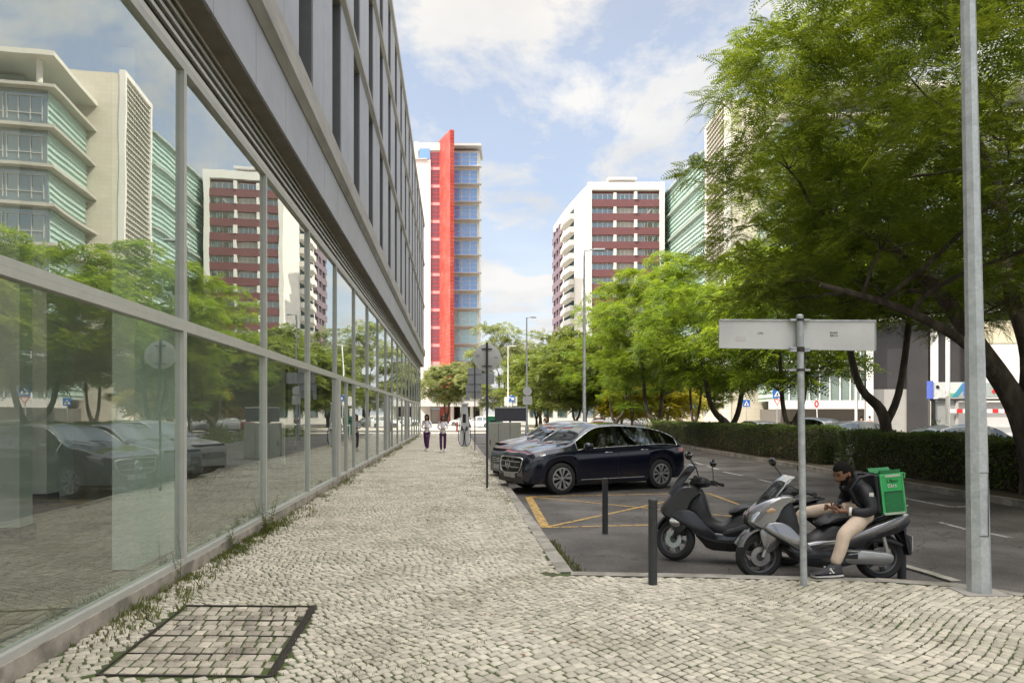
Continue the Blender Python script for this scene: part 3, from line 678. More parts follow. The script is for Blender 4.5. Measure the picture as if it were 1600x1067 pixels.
for i in range(8):
    z = Hg-.3-i*5.85
    if z > 8: MB().box((-.3,-.7,z),(Ln-.02,-.003,z+.4)).build('ledge', M_gledge, gb)
fn = MB(); z = 8.6
while z < Hg-.5:
    fn.box((0,-.28,z),(Ln-.03,-.002,z+.07)); z += .97
fn.build('glass_fins', mat('glass_fin', (.44,.57,.51), .3, var=.05), gb)
MB().box((-4,-6,-.2),(Ln,-.3,3.3)).build('podium_wall', M_block, gb)
MB().box((-4,-.2,3.3),(Ln,.5,7.999)).build('podium_glazing', M_gray, gb)
pm = MB()
for i in range(34): pm.box((-4+i*1.3,-.32,3.31),(-4+i*1.3+.12,-.202,7.6))
pm.box((-4,-.6,7.6),(Ln,-.21,7.99)); pm.build('podium_mullions', M_slat, gb)
# louvred stone tower
sn0 = (38.2,121.0); sn1 = (38.2,133.7); Ln, an = local(sn1, sn0)
lt = E('stone_tower', 'pale stone tower with louvred side behind the street trees', 'tower', (sn1[0],sn1[1],0), an)
Hs = HZ(150,121)
MB().box((0,.6,-.2),(Ln-.01,16,Hs-.6)).build('stone_body', M_block, lt)
MB().box((.0,.3,4),(Ln-.6,.59,Hs-1)).build('slat_backing', mat('louver_back', (.20,.17,.13), .8), lt)  # plain brown backing behind the slats
fr = MB(); fr.box((-.2,-.4,0),(.5,.58,Hs)); fr.box((Ln-.6,-.4,0),(Ln+.1,.58,Hs)); fr.box((.51,-.4,Hs-.8),(Ln-.61,.58,Hs)); fr.build('white_frame', M_wstone, lt)
sl_ = MB(); z = 4
while z < Hs-1.2:
    sl_.prism([(-.3,z),(.25,z+.34),(.25,z+.46),(-.3,z+.12)], .52, Ln-.62, 'yz'); z += .92
sl_.build('louver_slats', M_slat, lt)
vr = MB()
for i in range(1,12): vr.box((i*1.05,-.1,4),(i*1.05+.08,.28,Hs-.9))
vr.build('louver_ribs', M_slat, lt)
# canopy office
cn0 = (42.9,107.0); cn1 = (43.5,120.6); Ln, an = local(cn1, cn0)
co = E('canopy_office', 'glass office block with flat roof canopy on a slender column behind the largest tree', 'office building', (cn1[0],cn1[1],0), an)
Hc = HZ(135,103)+1.5
MB().box((0,0,4),(Ln-.01,46,Hc-5)).build('glass_wall', M_green, co)
MB().box((Ln,.01,4),(Ln+.25,46,Hc-5)).build('front_glazing', M_gray, co)
MB().box((2,5,Hc-5),(Ln-4,40,Hc-1.3)).build('penthouse', M_gray, co)
for i in range(9):
    z = Hc-5-i*5.6
    if z < 4: break
    ld = MB(); ld.prism([(-.4,-1.4),(Ln+1.6,-1.4),(Ln+1.6,47),(Ln+.26,47),(Ln+.26,-.003),(-.4,-.003)], z, z+.45, 'xy'); ld.build('ledge', mat('taupe_ledge', (.40,.38,.33), .7, var=.08), co)
    for j in range(9):
        w_ = MB(); y0_ = .6+j*5
        for q in range(4): w_.box((Ln+.26,y0_+q*1.5,z-4.3),(Ln+.40,y0_+q*1.5+.1,z-1.0))
        w_.box((Ln+.26,y0_,z-1.0),(Ln+.42,y0_+4.7,z-.9)); w_.box((Ln+.26,y0_,z-3.4),(Ln+.42,y0_+4.7,z-3.3))
        w_.build('window_frame', M_alu, co)
fn = MB(); z = 4.6
while z < Hc-5.5:
    fn.box((0,-.25,z),(Ln-.02,-.002,z+.06)); z += .9
fn.build('glass_fins', MATS['glass_fin'], co)
MB().box((-1,-1.5,Hc-.9),(Ln+2.2,46,Hc-.2)).build('roof_canopy', M_slat, co)
for yy in (1,): MB().tube([(Ln+.3,yy,Hc-4.6),(Ln+.3,yy,Hc-.9)], .45).build('canopy_column', M_slat, co)
MB().box((Ln-2,-2,2.6),(Ln+3.5,30,3.9)).build('balcony_slab', M_wstone, co)
MB().box((0,.3,-.2),(Ln+1,30,2.6)).build('garage_wall', mat('garage_dark', (.12,.11,.10), .9), co)  # one plain dark tone on the garage wall
sf = MB()
for i in range(12): sf.box((Ln+1.0,-1.5+i*1.55,3.9),(Ln+1.12,-1.5+i*1.55+.14,12.6))
sf.box((Ln+.9,-1.6,12.6),(Ln+1.3,17,13)); sf.box((Ln+.98,-1.6,9.9),(Ln+1.14,17,10.1)); sf.build('storefront_mullions', M_white, co)
MB().box((Ln+.3,-1.6,3.91),(Ln+.9,17,12.59)).build('storefront_glazing', mat('storefront_green', (.17,.22,.20), .15, var=.25, vscale=.2), co)
# pavilion at the right
pv = E('dark_pavilion', 'dark panelled pavilion with white columns and grey wall slabs behind the hedge', 'building', (AT(1352,56),56,0), R(-6))
M_dpan = mat('dark_panel', (.035,.033,.035), .35, var=.15, vscale=.6)
M_gwall = mat('grey_wall_slab', (.30,.295,.28), .8, var=.08, vscale=1.2)
MB().prism([(0,.2),(26,.2),(26,12),(9,12)], 3.8, 14, 'xy').build('upper_panels', M_dpan, pv)
MB().box((0,0,-.2),(26,.19,3.78)).build('lower_wall', M_gwall, pv)
MB().box((3.2,-.15,-.2),(4.8,-.02,9)).build('dark_bay', M_dpan, pv)
MB().box((8.2,-.5,-.2),(26,-.1,7.4)).build('white_wall', M_wstone, pv)
MB().box((8.5,-.55,7.41),(26,-.1,9.2)).build('cream_band', mat('cream_band', (.55,.50,.36), .8), pv)
for xx in (.0,4.95,7.6): MB().box((xx,-.7,-.2),(xx+.35,-.2,9.4)).build('white_column', M_white, pv)
MB().prism([(0,9.2),(26,11),(26,11.3),(0,9.5)], -.9, .19, 'xz').build('roof_edge', M_white, pv)
# background blocks behind far trees (left of the apartment tower)
bk = E('low_building', 'long low cream building glimpsed under the far street trees', 'building', (AT(820,150),150,0))
MB().box((0,0,-.2),(20,10,9)).build('wall', M_wstone, bk)
for i in range(6):
    MB().box((1+i*3.1,-.1,1.2),(3+i*3.1,-.002,6.8)).build('window', M_win, bk)
# ================================================================ TREES
M_bark = mat('bark', (.060,.046,.036), .95, var=.35, vscale=6, bump=1.0, bscale=16, stretch=(1,1,.3), col2=(.10,.085,.068), c2scale=3)
def frond_template(npair, L_, wd, droop, lw):
    V = []; Fc = []
    for i in range(npair):
        t = (i+.8)/npair; x = L_*t; z = -droop*t*t*L_
        ll = wd*math.sin(math.pi*min(.98,(.15+.8*t)))**.8
        for s in (-1,1):
            k = len(V); dx = ll*.45; lw2 = lw*L_/npair
            V += [(x,0,z),(x+dx*.5+lw2,s*ll*.5,z+.006),(x+dx,s*ll,z-droop*.28*ll),(x+dx*.5-lw2*.5,s*ll*.5,z+.006)]; Fc.append((k,k+1,k+2,k+3))
    return np.array(V), np.array(Fc)
def leafcloud(name, clumps, nf, tmpl, m, parent, sz=(.7,1.2), rg=None, flat=.55, shell=.55, outdir=None):
    """clumps: (center, (rx,ry,rz), weight) ; fronds spread through each clump's volume, denser in the outer shell"""
    rg = rg or rng; TV, TF = tmpl; cs = np.array([c[0] for c in clumps]); rs = np.array([c[1] for c in clumps])
    wt = np.array([c[1][0]*c[1][1]**.6 for c in clumps]); wt = wt/wt.sum()
    idx = rg.choice(len(clumps), nf, p=wt)
    d = rg.normal(size=(nf,3)); d /= np.linalg.norm(d,axis=1,keepdims=True); d[:,2] = np.where(d[:,2] < -.35, -d[:,2], d[:,2])
    rr = rg.uniform(shell**3, 1, nf)**(1/3); rr *= 1+rg.normal(0,.10,nf)
    P = cs[idx]+d*rs[idx]*rr[:,None]
    az = np.arctan2(d[:,1], d[:,0])+rg.normal(0,.9,nf); pitch = rg.normal(-.10,.35,nf)+d[:,2]*.3; roll = rg.normal(0,.35,nf)
    s = rg.uniform(sz[0],sz[1],nf)
    ca, sa, cp, sp_ = np.cos(az), np.sin(az), np.cos(pitch), np.sin(pitch)
    X_ = np.stack([ca*cp, sa*cp, sp_],1); Y_ = np.stack([-sa, ca, np.zeros(nf)],1); Z_ = np.cross(X_, Y_)
    cr_, sr = np.cos(roll)[:,None], np.sin(roll)[:,None]; Y2 = Y_*cr_+Z_*sr; Z2 = -Y_*sr+Z_*cr_
    V = P[:,None,:]+s[:,None,None]*(TV[None,:,0:1]*X_[:,None,:]+TV[None,:,1:2]*Y2[:,None,:]+TV[None,:,2:3]*Z2[:,None,:])
    nv = len(TV); loops = (np.arange(nf)[:,None,None]*nv+TF[None]).reshape(-1)
    return npmesh(name, V.reshape(-1,3), loops, np.full(nf*len(TF),4), m, parent)
def curve(p, q, sag, n=7, wob=.08, rd=random):
    p, q = Vector(p), Vector(q); l = (q-p).length; out = []
    w1 = Vector((rd.uniform(-1,1),rd.uniform(-1,1),rd.uniform(-.3,.3)))*wob*l
    for i in range(n):
        t = i/(n-1); a = p.lerp(q,t); a.z += sag*l*math.sin(math.pi*t); a += w1*math.sin(math.pi*t)+Vector((rd.uniform(-1,1),rd.uniform(-1,1),rd.uniform(-1,1)))*wob*.18*l*(0<i<n-1); out.append(a)
    return out
def tree(name, label, loc, trunk, clumps, nf, tmpl, lm, r0=.2, group=None, sz=(.7,1.2), rz=0, twigs=True, seed=1, flat=.55, shell=.55):
    """trunk: list of paths [(x,y,z,r)...]; limbs grow from the nearest trunk point to each clump"""
    rd = random.Random(seed); rg = np.random.default_rng(seed)
    t = E(name, label, 'tree', loc, rz, group); b = MB(); nodes = []
    for path in trunk:
        pp = crspline([tuple(p) for p in path], 5); b.tube([p[:3] for p in pp], [p[3] for p in pp], 10)
        nodes += [(Vector(p[:3]), p[3]) for p in pp[len(pp)//2:]]
    o = b.build('trunk', M_bark, t, smooth=60)
    lb = MB()
    for (c, r, *_) in clumps:
        c = Vector(c); best = min(nodes, key=lambda q: (q[0]-c).length+ (3 if q[0].z > c.z else 0))
        pts = curve(best[0], c, .06, 8, .10, rd); r1 = min(best[1]*.6, .02+.018*(c-best[0]).length*1.2)
        lb.tube(pts, [r1*(1-.8*i/7) for i in range(8)], 6)
        if len(nodes) < 500: nodes.append((pts[4], r1*.6))
        if twigs:
            for k in range(4):
                e = c+Vector((rd.uniform(-1,1)*r[0],rd.uniform(-1,1)*r[1],rd.uniform(-.4,.8)*r[2]))*.85
                lb.tube(curve(pts[5], e, .05, 5, .12, rd), [r1*.35*(1-.7*i/4) for i in range(5)], 4)
    lb.build('limbs', M_bark, t, smooth=60)
    leafcloud('crown', clumps, nf, tmpl, lm, t, sz, rg, flat, shell); return t
T_big = frond_template(9, .52, .15, .35, .42)
T_mid = frond_template(6, .62, .20, .35, .55)
T_far = frond_template(4, .85, .34, .35, .75)
LM_big = leafmat('jacaranda_leaves', (.060,.105,.010), (.175,.23,.018), .45)
LM_mid = leafmat('street_tree_leaves', (.070,.135,.013), (.205,.285,.022), .46)
LM_yel = leafmat('yellow_leaves', (.30,.30,.02), (.42,.38,.03), .4)
LM_far = leafmat('far_tree_leaves', (.08,.125,.02), (.18,.22,.035), .35)
LM_olive = leafmat('olive_leaves', (.13,.17,.05), (.27,.30,.12), .35)
def clumpset(n, c, R_, rz, zmin, seed, rc=(1.0,1.6), zs=.55, keep=None, holes=0):
    rd = random.Random(seed); out = []; tries = 0
    while len(out) < n and tries < 20000:
        tries += 1
        d = Vector((rd.gauss(0,1),rd.gauss(0,1),rd.gauss(0,1))).normalized(); k = rd.uniform(.35,1)**.5
        p = Vector((c[0]+d.x*R_*k, c[1]+d.y*R_*k, c[2]+d.z*rz*k))
        if p.z < zmin: continue
        if keep and not keep(p): continue
        r = rd.uniform(*rc)
        if any((p-q[0]).length < .55*(r+q[1][0]) for q in out): continue
        out.append((p, (r, r, r*zs)))
    return out
# the big one at the right: a wide umbrella crown
def px_of(p, base): 
    x, y, z = p.x+base[0], p.y+base[1], p.z+base[2]
    return (800+F*x/y, HY-F*(z-EYE)/y) if y > 1 else (9999,0)
big_base = (11.25, 14.6, -.05)
trunk = [[(0,0,0,.36),(-.1,0,.8,.28),(-.45,.05,2.0,.24),(-1.2,.1,3.2,.20),(-2.0,.2,4.4,.15),(-3.2,.4,5.6,.11),(-4.6,.5,6.3,.07)],
         [(-.3,.03,1.5,.17),(-.2,.0,3.0,.17),(-.4,.3,4.6,.14),(-.2,.8,6.6,.1),(-.6,1.2,8.4,.06)],
         [(-.15,.0,1.0,.15),(.6,-.2,2.6,.15),(1.5,-.4,4.4,.12),(2.4,-.6,6.4,.08)],
         [(-.75,.05,2.5,.12),(-2.0,-.5,3.3,.10),(-3.6,-1.0,3.9,.08),(-5.2,-1.2,4.3,.045)]]
cl = clumpset(170, (.3,-.2,7.3), 7.4, 5.4, 4.0, 12, (.85,1.4), .5, keep=lambda p: p.x > -6.4 and (p.z > 4.4 or p.x > -1.5))
tree('jacaranda_tree', 'largest tree, spreading feathery crown overhanging the road behind the tall lamp post', big_base, trunk, cl, 34000, T_big, LM_big, seed=5, sz=(.6,1.05))
# median trees further away
def vtree(name, label, x, y, Rr, zc, rz, lean, n, nf, seed, group='trees planted along the hedge strip', lm=LM_mid, tm=T_mid, rt=.16, zmin=2.2, sz=(.7,1.15), fork=1.3, zs=.5, rc=(.7,1.2)):
    rd = random.Random(seed); h = zc-.5
    tr = [[(0,0,0,rt*1.25),(0,0,fork*.6,rt),(lean*.2,0,fork,rt*.9),(lean*1.0,.1,fork+1.1,rt*.6),(lean*1.6,.2,h,rt*.4)],
          [(0,0,fork*.8,rt*.7),(-lean*.5,0,fork+.9,rt*.6),(-lean*.9,-.2,h,rt*.4)]]
    return tree(name, label, (x,y,-.05), tr, clumpset(n, (lean*.2,0,zc), Rr, rz, zmin, seed, rc, zs), nf, tm, lm, seed=seed, group=group, sz=sz)
vtree('street_tree', 'forked street tree directly behind the right half of the blank white sign', 11.3, 20.6, 3.6, 7.2, 3.0, -.9, 34, 4200, 21, fork=1.9, rt=.17, zmin=4.6, lm=LM_big)
vtree('street_tree', 'street tree with its trunk seen beside the galvanised sign pole', 11.4, 28.0, 3.0, 5.6, 2.8, .6, 32, 3400, 22, rt=.15, zmin=2.9)
vtree('street_tree', 'street tree with a wide V shaped fork left of the blank sign', 11.3, 35.4, 4.1, 6.4, 3.8, -1.0, 52, 6200, 23, rt=.22, zmin=3.2)
vtree('street_tree', 'slim twin stemmed street tree between the two V forked trees', 11.6, 43.5, 3.2, 6.2, 3.5, .4, 30, 3800, 24, rt=.13, zmin=3.4)
vtree('street_tree', 'bright yellow green tree with V fork rising behind the roof of the black SUV', 10.5, 49.8, 4.4, 7.9, 5.6, -.7, 62, 7200, 25, rt=.24, zmin=3.2)
vtree('street_tree', 'young thin trunked tree in front of the yellow foliage', 10.0, 57.0, 2.6, 4.2, 2.4, .2, 20, 1300, 26, rt=.09, zmin=2.2)
vtree('street_tree', 'tall street tree just right of the nearest left lamp post', 9.4, 62.0, 5.4, 7.6, 5.8, .8, 56, 5200, 27, rt=.2, zmin=3.2)
protos = []
far = [(6.5,70,1.0,'street tree right behind the slim lamp post mast'),(4.4,84,1.0,'leafy green tree in the far row between the two lamp posts'),
       (9.5,88,1.15,'tree filling the gap under the white side of the apartment tower'),(3.6,100,1.1,'last green tree of the far row beside the slim lamp post'),
       (14.5,96,1.2,'tall tree in front of the foot of the apartment tower'),(20.5,105,1.25,'broad tree in front of the maroon spandrels'),
       (27,100,1.0,'tree before the podium of the pale green glass block')]
tp = None
for i,(x,y,s,lab) in enumerate(far):
    if tp is None:
        tp = vtree('far_tree', lab, x, y, 4.4, 6.0, 4.4, .5, 52, 4200, 31, group='trees in the far row across the plaza', lm=LM_far, tm=T_far, rt=.16, zmin=2.2, rc=(.9,1.5)); o = tp
    else: o = copy_tree(tp)
    o.location = (x,y,-.1); o.rotation_euler = (0,0,i*1.3); o.scale = (s,s,s*(1+.08*((i*7)%3-1))); o['label'] = lab
vtree('olive_tree', 'pale round headed tree with white trunk in front of the red fin', -11.4, 118, 5.2, 6.6, 3.8, .4, 40, 4200, 41, group=None, lm=LM_olive, tm=T_far, rt=.3, zmin=4.0, rc=(1.0,1.7))
o = vtree('dark_tree', 'tall brownish green tree behind the round sign and far lamp post', -1.8, 112, 6.5, 9.0, 8.0, .4, 70, 5500, 42, group=None, lm=LM_olive, tm=T_far, rt=.3, zmin=2.0, rc=(1.2,1.9))
o = copy_tree(o); o.location = (5.2,125,0); o.rotation_euler = (0,0,2); o['label'] = 'brownish green tree top rising behind the slim lamp post'
vtree('yellow_tree', 'small bright yellow leaved tree seen beneath the street tree crowns', 15.0, 66, 2.6, 3.2, 1.9, .3, 18, 1300, 43, group=None, lm=LM_yel, tm=T_far, rt=.1, zmin=1.4)
o = vtree('yellow_tree', 'yellow leaved tree behind the blue round sign', 10.6, 66, 2.2, 2.6, 1.6, .3, 14, 1000, 44, group=None, lm=LM_yel, tm=T_far, rt=.1, zmin=1.0)
# trees to the right and behind, seen in the shop glass
o = vtree('street_tree', 'tree beyond the right edge seen only in the glass reflection', 12.5, 4.5, 4.2, 6.0, 3.6, .6, 44, 3000, 45, lm=LM_big, tm=T_mid, rt=.2, zmin=3.0)
# ================================================================ HEDGES
M_hcore = mat('hedge_core', (.022,.026,.010), .95, var=.4, vscale=6, col2=(.045,.03,.018), c2scale=2)
LM_hedge = leafmat('hedge_leaves', (.045,.085,.012), (.11,.165,.022), .3)
LM_dry = leafmat('dry_hedge_twigs', (.07,.048,.028), (.13,.085,.05), .1)
def hedge(label, P, wd, h, nleaf, seed):
    rd = np.random.default_rng(seed); (x0,y0),(x1,y1) = P; l = math.hypot(x1-x0,y1-y0); rz = math.atan2(y1-y0,x1-x0)
    t = E('hedge', label, 'hedge', (x0,y0,-.03), rz, 'clipped hedges on the median')
    b = MB(); n = int(l/.4); r_ = random.Random(seed)
    secs = []
    for i in range(n+1):
        x = .12+(l-.24)*i/n; e = (.35 if i in (0,n) else .75) if i in (0,1,n-1,n) else 1; hh = h*(.93+.07*math.sin(i*.9)+r_.uniform(-.02,.02))*(.6 if i in (0,n) else .9 if i in (1,n-1) else 1)-.07; w2 = (wd/2-.10)*e
        secs.append([(x,-w2*.8,0),(x,-w2,hh*.5),(x,-w2*.9,hh*.92),(x,0,hh),(x,w2*.9,hh*.92),(x,w2,hh*.5),(x,w2*.8,0)])
    vs = [p for s in secs for p in s]; m = 7
    b.add(vs, [(i*m+j,i*m+j+1,(i+1)*m+j+1,(i+1)*m+j) for i in range(n) for j in range(m-1)]+[tuple(range(m)), tuple(n*m+j for j in range(m-1,-1,-1))])
    b.build('hedge_core', M_hcore, t, smooth=60)
    for nm, frac, lm, zf in (('leaves', 1.0, LM_hedge, 0),('dry_twigs', .28, LM_dry, 1)):
        k = int(nleaf*frac); x = rd.uniform(-.1,l+.1,k); side = rd.uniform(0,1,k)
        top = side < (.42 if zf == 0 else .0)
        z = np.where(top, h*(.95+.06*np.sin(x*1.7))+rd.normal(0,.035,k), h*rd.uniform(.02,1,k)**(.75 if zf == 0 else 1.5))
        s = np.where(rd.uniform(0,1,k) < .6, -1, 1); y = np.where(top, rd.uniform(-.5,.5,k)*wd*.95, s*(wd/2-.06+rd.normal(0,.05,k)+.04*np.sin(x*3)))
        en = rd.uniform(0,1,k) < .09; x = np.where(en, np.where(rd.uniform(0,1,k) < .5, .02, l-.02)+rd.normal(0,.05,k), x); y = np.where(en, rd.uniform(-.46,.46,k)*wd, y); z = np.where(en, h*rd.uniform(.02,.97,k), z)
        P_ = np.stack([x,y,z],1); a = rd.normal(size=(k,3)); a /= np.linalg.norm(a,axis=1,keepdims=True); c = np.cross(a, rd.normal(size=(k,3))); c /= np.linalg.norm(c,axis=1,keepdims=True)
        s1 = rd.uniform(.022,.045,k)[:,None]; s2 = s1*(.55 if zf == 0 else .16); s1 = s1*(1 if zf == 0 else 2.2)
        V = np.stack([P_-a*s1, P_+c*s2, P_+a*s1, P_-c*s2],1).reshape(-1,3)
        npmesh(nm, V, np.arange(k*4), np.full(k,4), lm, t)
    st = MB()
    for i in range(int(l/.55)):
        x = r_.uniform(0,l); y = -wd/2+r_.uniform(-.02,.10); st.tube([(x,y+.05,0),(x+r_.uniform(-.15,.15),y,h*r_.uniform(.4,.8))], r_.uniform(.008,.016), 5)
    st.build('stems', mat('hedge_stem', (.20,.15,.11), .9, island=.4, var=.1), t)
hedge('long clipped hedge left of the gap, brown stems showing below green top', ((11.05,23.6),(9.9,46.5)), 1.1, 1.30, 34000, 3)
hedge('dark dense hedge right of the gap behind the delivery rider', ((11.9,9.2),(11.1,22.0)), 1.1, 1.22, 42000, 4)
def shrub(name, label, x, y, r, h, nleaf, lm, seed, zb=0, cat='shrub', group=None, sz=.06):
    rd = np.random.default_rng(seed); t = E(name, label, cat, (x,y,zb), 0, group)
    d = rd.normal(size=(nleaf,3)); d /= np.linalg.norm(d,axis=1,keepdims=True); d[:,2] = abs(d[:,2])
    k = nleaf; P_ = d*np.array([r,r,h])*rd.uniform(.45,1.05,(k,1))*(1+.15*np.sin(d[:,0:1]*9+d[:,1:2]*7)); a = rd.normal(size=(k,3)); a /= np.linalg.norm(a,axis=1,keepdims=True); c = np.cross(a, rd.normal(size=(k,3))); c /= np.linalg.norm(c,axis=1,keepdims=True)
    s1 = rd.uniform(.6,1.2,k)[:,None]*sz; V = np.stack([P_-a*s1, P_+c*s1*.5, P_+a*s1, P_-c*s1*.5],1).reshape(-1,3)
    npmesh('foliage', V, np.arange(k*4), np.full(k,4), lm, t)
    b = MB()
    for i in range(6): b.tube([(0,0,0),(random.uniform(-.5,.5)*r,random.uniform(-.5,.5)*r,h*.8)], .012, 4)
    b.build('stems', M_bark, t)
    return t
shrub('shrub', 'bright green shrub at the foot of the nearest left lamp post', AT(922,46), 46, 1.0, 1.15, 1500, LM_mid, 1, -.1)
shrub('shrub', 'low dark green shrub behind the parked cars, left of the bright shrub', AT(885,50), 50, 1.3, 1.0, 1500, LM_far, 2, -.1)
shrub('shrub', 'low dark shrub mass near the slim lamp post foot', AT(848,60), 60, 1.6, .9, 1500, LM_far, 3, -.1)
shrub('shrub', 'bright yellow green shrub at the far end of the hedge', AT(1022,47.5), 47.5, 1.2, 1.5, 1800, LM_mid, 5, -.1)
# ================================================================ GRASS along the facade and kerb
def grass(name, spots, lm, h=(.03,.10), sp=.05, w=.004, per=12, z0=-.012):
    V = []; r_ = random.Random(9)
    for (x,y,s) in spots:
        for i in range(per):
            a = r_.uniform(0,6.28); d = abs(r_.gauss(0,sp)); px, py = x+d*math.cos(a), y+d*math.sin(a); hh = r_.uniform(*h)*s; b = r_.uniform(0,6.28)
            ln = r_.uniform(.1,.8)*hh; wx, wy = w*math.cos(b+1.57), w*math.sin(b+1.57)
            V += [(px-wx,py-wy,z0),(px+wx,py+wy,z0),(px+ln*math.cos(b)*.5+wx*.7,py+ln*math.sin(b)*.5+wy*.7,z0+.012+hh*.65),(px+ln*math.cos(b),py+ln*math.sin(b),z0+.012+hh)]
    n = len(V)//4; o = npmesh(name, V, np.arange(n*4), np.full(n,4), lm); return tag(o, kind='stuff')
LM_grass = leafmat('grass_blades', (.075,.10,.018), (.17,.19,.045), .3)
sp_ = []; r_ = random.Random(4)
for i in range(900):
    a = 5.2+ (r_.random()**1.25)*50; dens = .5+.5*math.sin(a*1.7)*math.sin(a*.6+1)
    if r_.random() > dens+.25: continue
    b = .07+abs(r_.gauss(0,.10+.10*dens)); p = FP(a,b); sp_.append((p.x,p.y,r_.uniform(.5,1.7)*(1.3 if dens > .7 else .8)))
for a_, n_, k_ in ((8.6,60,1.5),(9.6,50,1.6),(10.6,70,1.8),(7.6,30,1.0)):
    for i in range(n_): p = FP(a_+r_.gauss(0,.28), .08+abs(r_.gauss(0,.14))); sp_.append((p.x,p.y,r_.uniform(.6,k_)))
grass('wall_grass', sp_, LM_grass, h=(.015,.055))
ks = []
for i in range(700):
    y = 9+ r_.random()**1.2*46; xk = float(np.interp(y,[p[1] for p in KERB[5:]],[p[0] for p in KERB[5:]])); dens = math.sin(y*.9+1)*.5+.5
    if y > 13: ks.append((xk-.2-abs(r_.gauss(0,.45))*(1 if y > 14 else .3), y, r_.uniform(.3,.8)))
grass('verge_grass', ks, LM_grass, h=(.015,.05), sp=.09, per=14)
gs = [(float(np.interp(y,[9,12.5],[KERB[5][0]-.05, .35]))+.16+abs(r_.gauss(0,.06)), y, r_.uniform(.5,1.3)) for y in np.linspace(7.7,9.8,70)]
gs = [(float(np.interp(y,[KERB[5][1],KERB[6][1]],[KERB[5][0],KERB[6][0]]))+.05+abs(r_.gauss(0,.07)), y, s) for (_,y,s) in gs]
grass('gutter_grass', gs, LM_grass, h=(.02,.07), per=9, z0=ROAD)
# mosses between the setts
mv_ = []
for i in range(4200):
    y = 4+r_.random()**1.6*22; x = r_.uniform(-3.4,1.2) if y > 7.2 else r_.uniform(-3.4,6)
    if math.sin(x*1.3+y*.7)+math.sin(x*.5-y*1.1+2) > .35: mv_.append((x,y,r_.uniform(.3,1.0)))
mv_ = [(x,y,s) for x,y,s in mv_ if (Vector((x,y,0))-F0).dot(NN) > .1 and x < np.interp(y,[7.4,15.4,30],[.5,-.2,-1.4]) or (y < 6.5 and x < 5)]
grass('joint_grass', mv_, LM_grass, h=(.008,.022), sp=.04, w=.003, per=7)
def weed(label, a, b, h, seed, lf=.07):
    p = FP(a,b); t = E('weed', label, 'weed', (p.x,p.y,0), 0, 'tall weeds growing against the facade'); r_ = random.Random(seed); st = MB(); lv_ = MB()
    for s in range(r_.choice((2,3,3))):
        top = Vector((r_.uniform(-.12,.12),r_.uniform(-.12,.12),h*r_.uniform(.6,1))); pts = curve((r_.uniform(-.02,.02),r_.uniform(-.02,.02),-.01), top, 0, 7, .06, r_); st.tube(pts, [.004,.004,.0035,.003,.003,.002,.0015], 5)
        for i in range(26):
            q = pts[1].lerp(pts[-1], i/25); an = r_.uniform(0,6.28); l = lf*r_.uniform(.6,1.2)*(1.2-i/40); e = q+Vector((math.cos(an)*l,math.sin(an)*l,l*.5)); sd_ = Vector((-math.sin(an),math.cos(an),0))*l*.12; m_ = q.lerp(e,.5)+Vector((0,0,l*.08))
            lv_.add([q,m_+sd_,e,m_-sd_], [(0,1,2,3)])
    st.build('stem', MATS['grass_blades'], t); lv_.build('leaves', MATS['grass_blades'], t)
weed('tallest weed, at the third window mullion', 10.75, .10, .62, 1); weed('shorter feathery weed beside the tallest one', 10.45, .14, .38, 2)
weed('thin weed stalk growing at the second window mullion', 7.25, .09, .50, 3, .05); weed('bushy weed halfway along the second window', 8.9, .12, .30, 4); weed('dark green weed clump nearest the third mullion', 10.05, .25, .22, 5, .09)
# fallen leaves
lf = MB(); r_ = random.Random(12); fl = []
for i in range(130):
    x, y = (r_.uniform(-2.6,5), r_.uniform(4,6.6)) if i < 45 else (r_.uniform(-2.5,.3), r_.uniform(6.6,26))
    s = r_.uniform(.012,.028); a = r_.uniform(0,6.28); c_, s_ = math.cos(a)*s, math.sin(a)*s
    fl += [(x-c_,y-s_,.008),(x-s_*.5,y+c_*.5,.014),(x+c_,y+s_,.009),(x+s_*.5,y-c_*.5,.016)]
tag(npmesh('fallen_leaves', fl, np.arange(len(fl)), np.full(len(fl)//4,4), mat('dry_leaf', (.24,.12,.045), .8, island=.5)), kind='stuff')
# ================================================================ CARS
def pchip(keys):
    xs = np.array([k[0] for k in keys], float); ys = np.array([k[1] for k in keys], float)
    h = np.diff(xs); d = np.diff(ys)/h; m = np.zeros(len(xs)); m[0] = d[0]; m[-1] = d[-1]
    for i in range(1, len(xs)-1): m[i] = 0 if d[i-1]*d[i] <= 0 else 2*d[i-1]*d[i]/(d[i-1]+d[i])
    def f(x):
        x = min(max(x, xs[0]), xs[-1]); i = min(max(np.searchsorted(xs, x)-1, 0), len(h)-1); t = (x-xs[i])/h[i]
        return float((2*t**3-3*t*t+1)*ys[i]+(t**3-2*t*t+t)*h[i]*m[i]+(-2*t**3+3*t*t)*ys[i+1]+(t**3-t*t)*h[i]*m[i+1])
    return f
M_cglass = glassmat('car_glass', (.14,.16,.16), base=.10, ior=1.55)
M_hl = mat('headlight_lens', (.55,.57,.6), .08, .6, coat=1, var=0)
M_hldark = mat('headlight_housing', (.05,.05,.055), .15, coat=1, var=0)
M_tl = mat('taillight_lens', (.35,.012,.01), .12, coat=1, var=0)
M_plate = mat('plate_blurred', (.42,.43,.46), .5, var=.25, vscale=9)
M_cint = mat('car_interior', (.02,.02,.022), .8)
M_under = mat('car_underbody', (.012,.012,.012), .9)
def paint(name, c, met=.4, rough=.28): return mat(name, c, rough, met, var=.04, vscale=3, coat=.6)
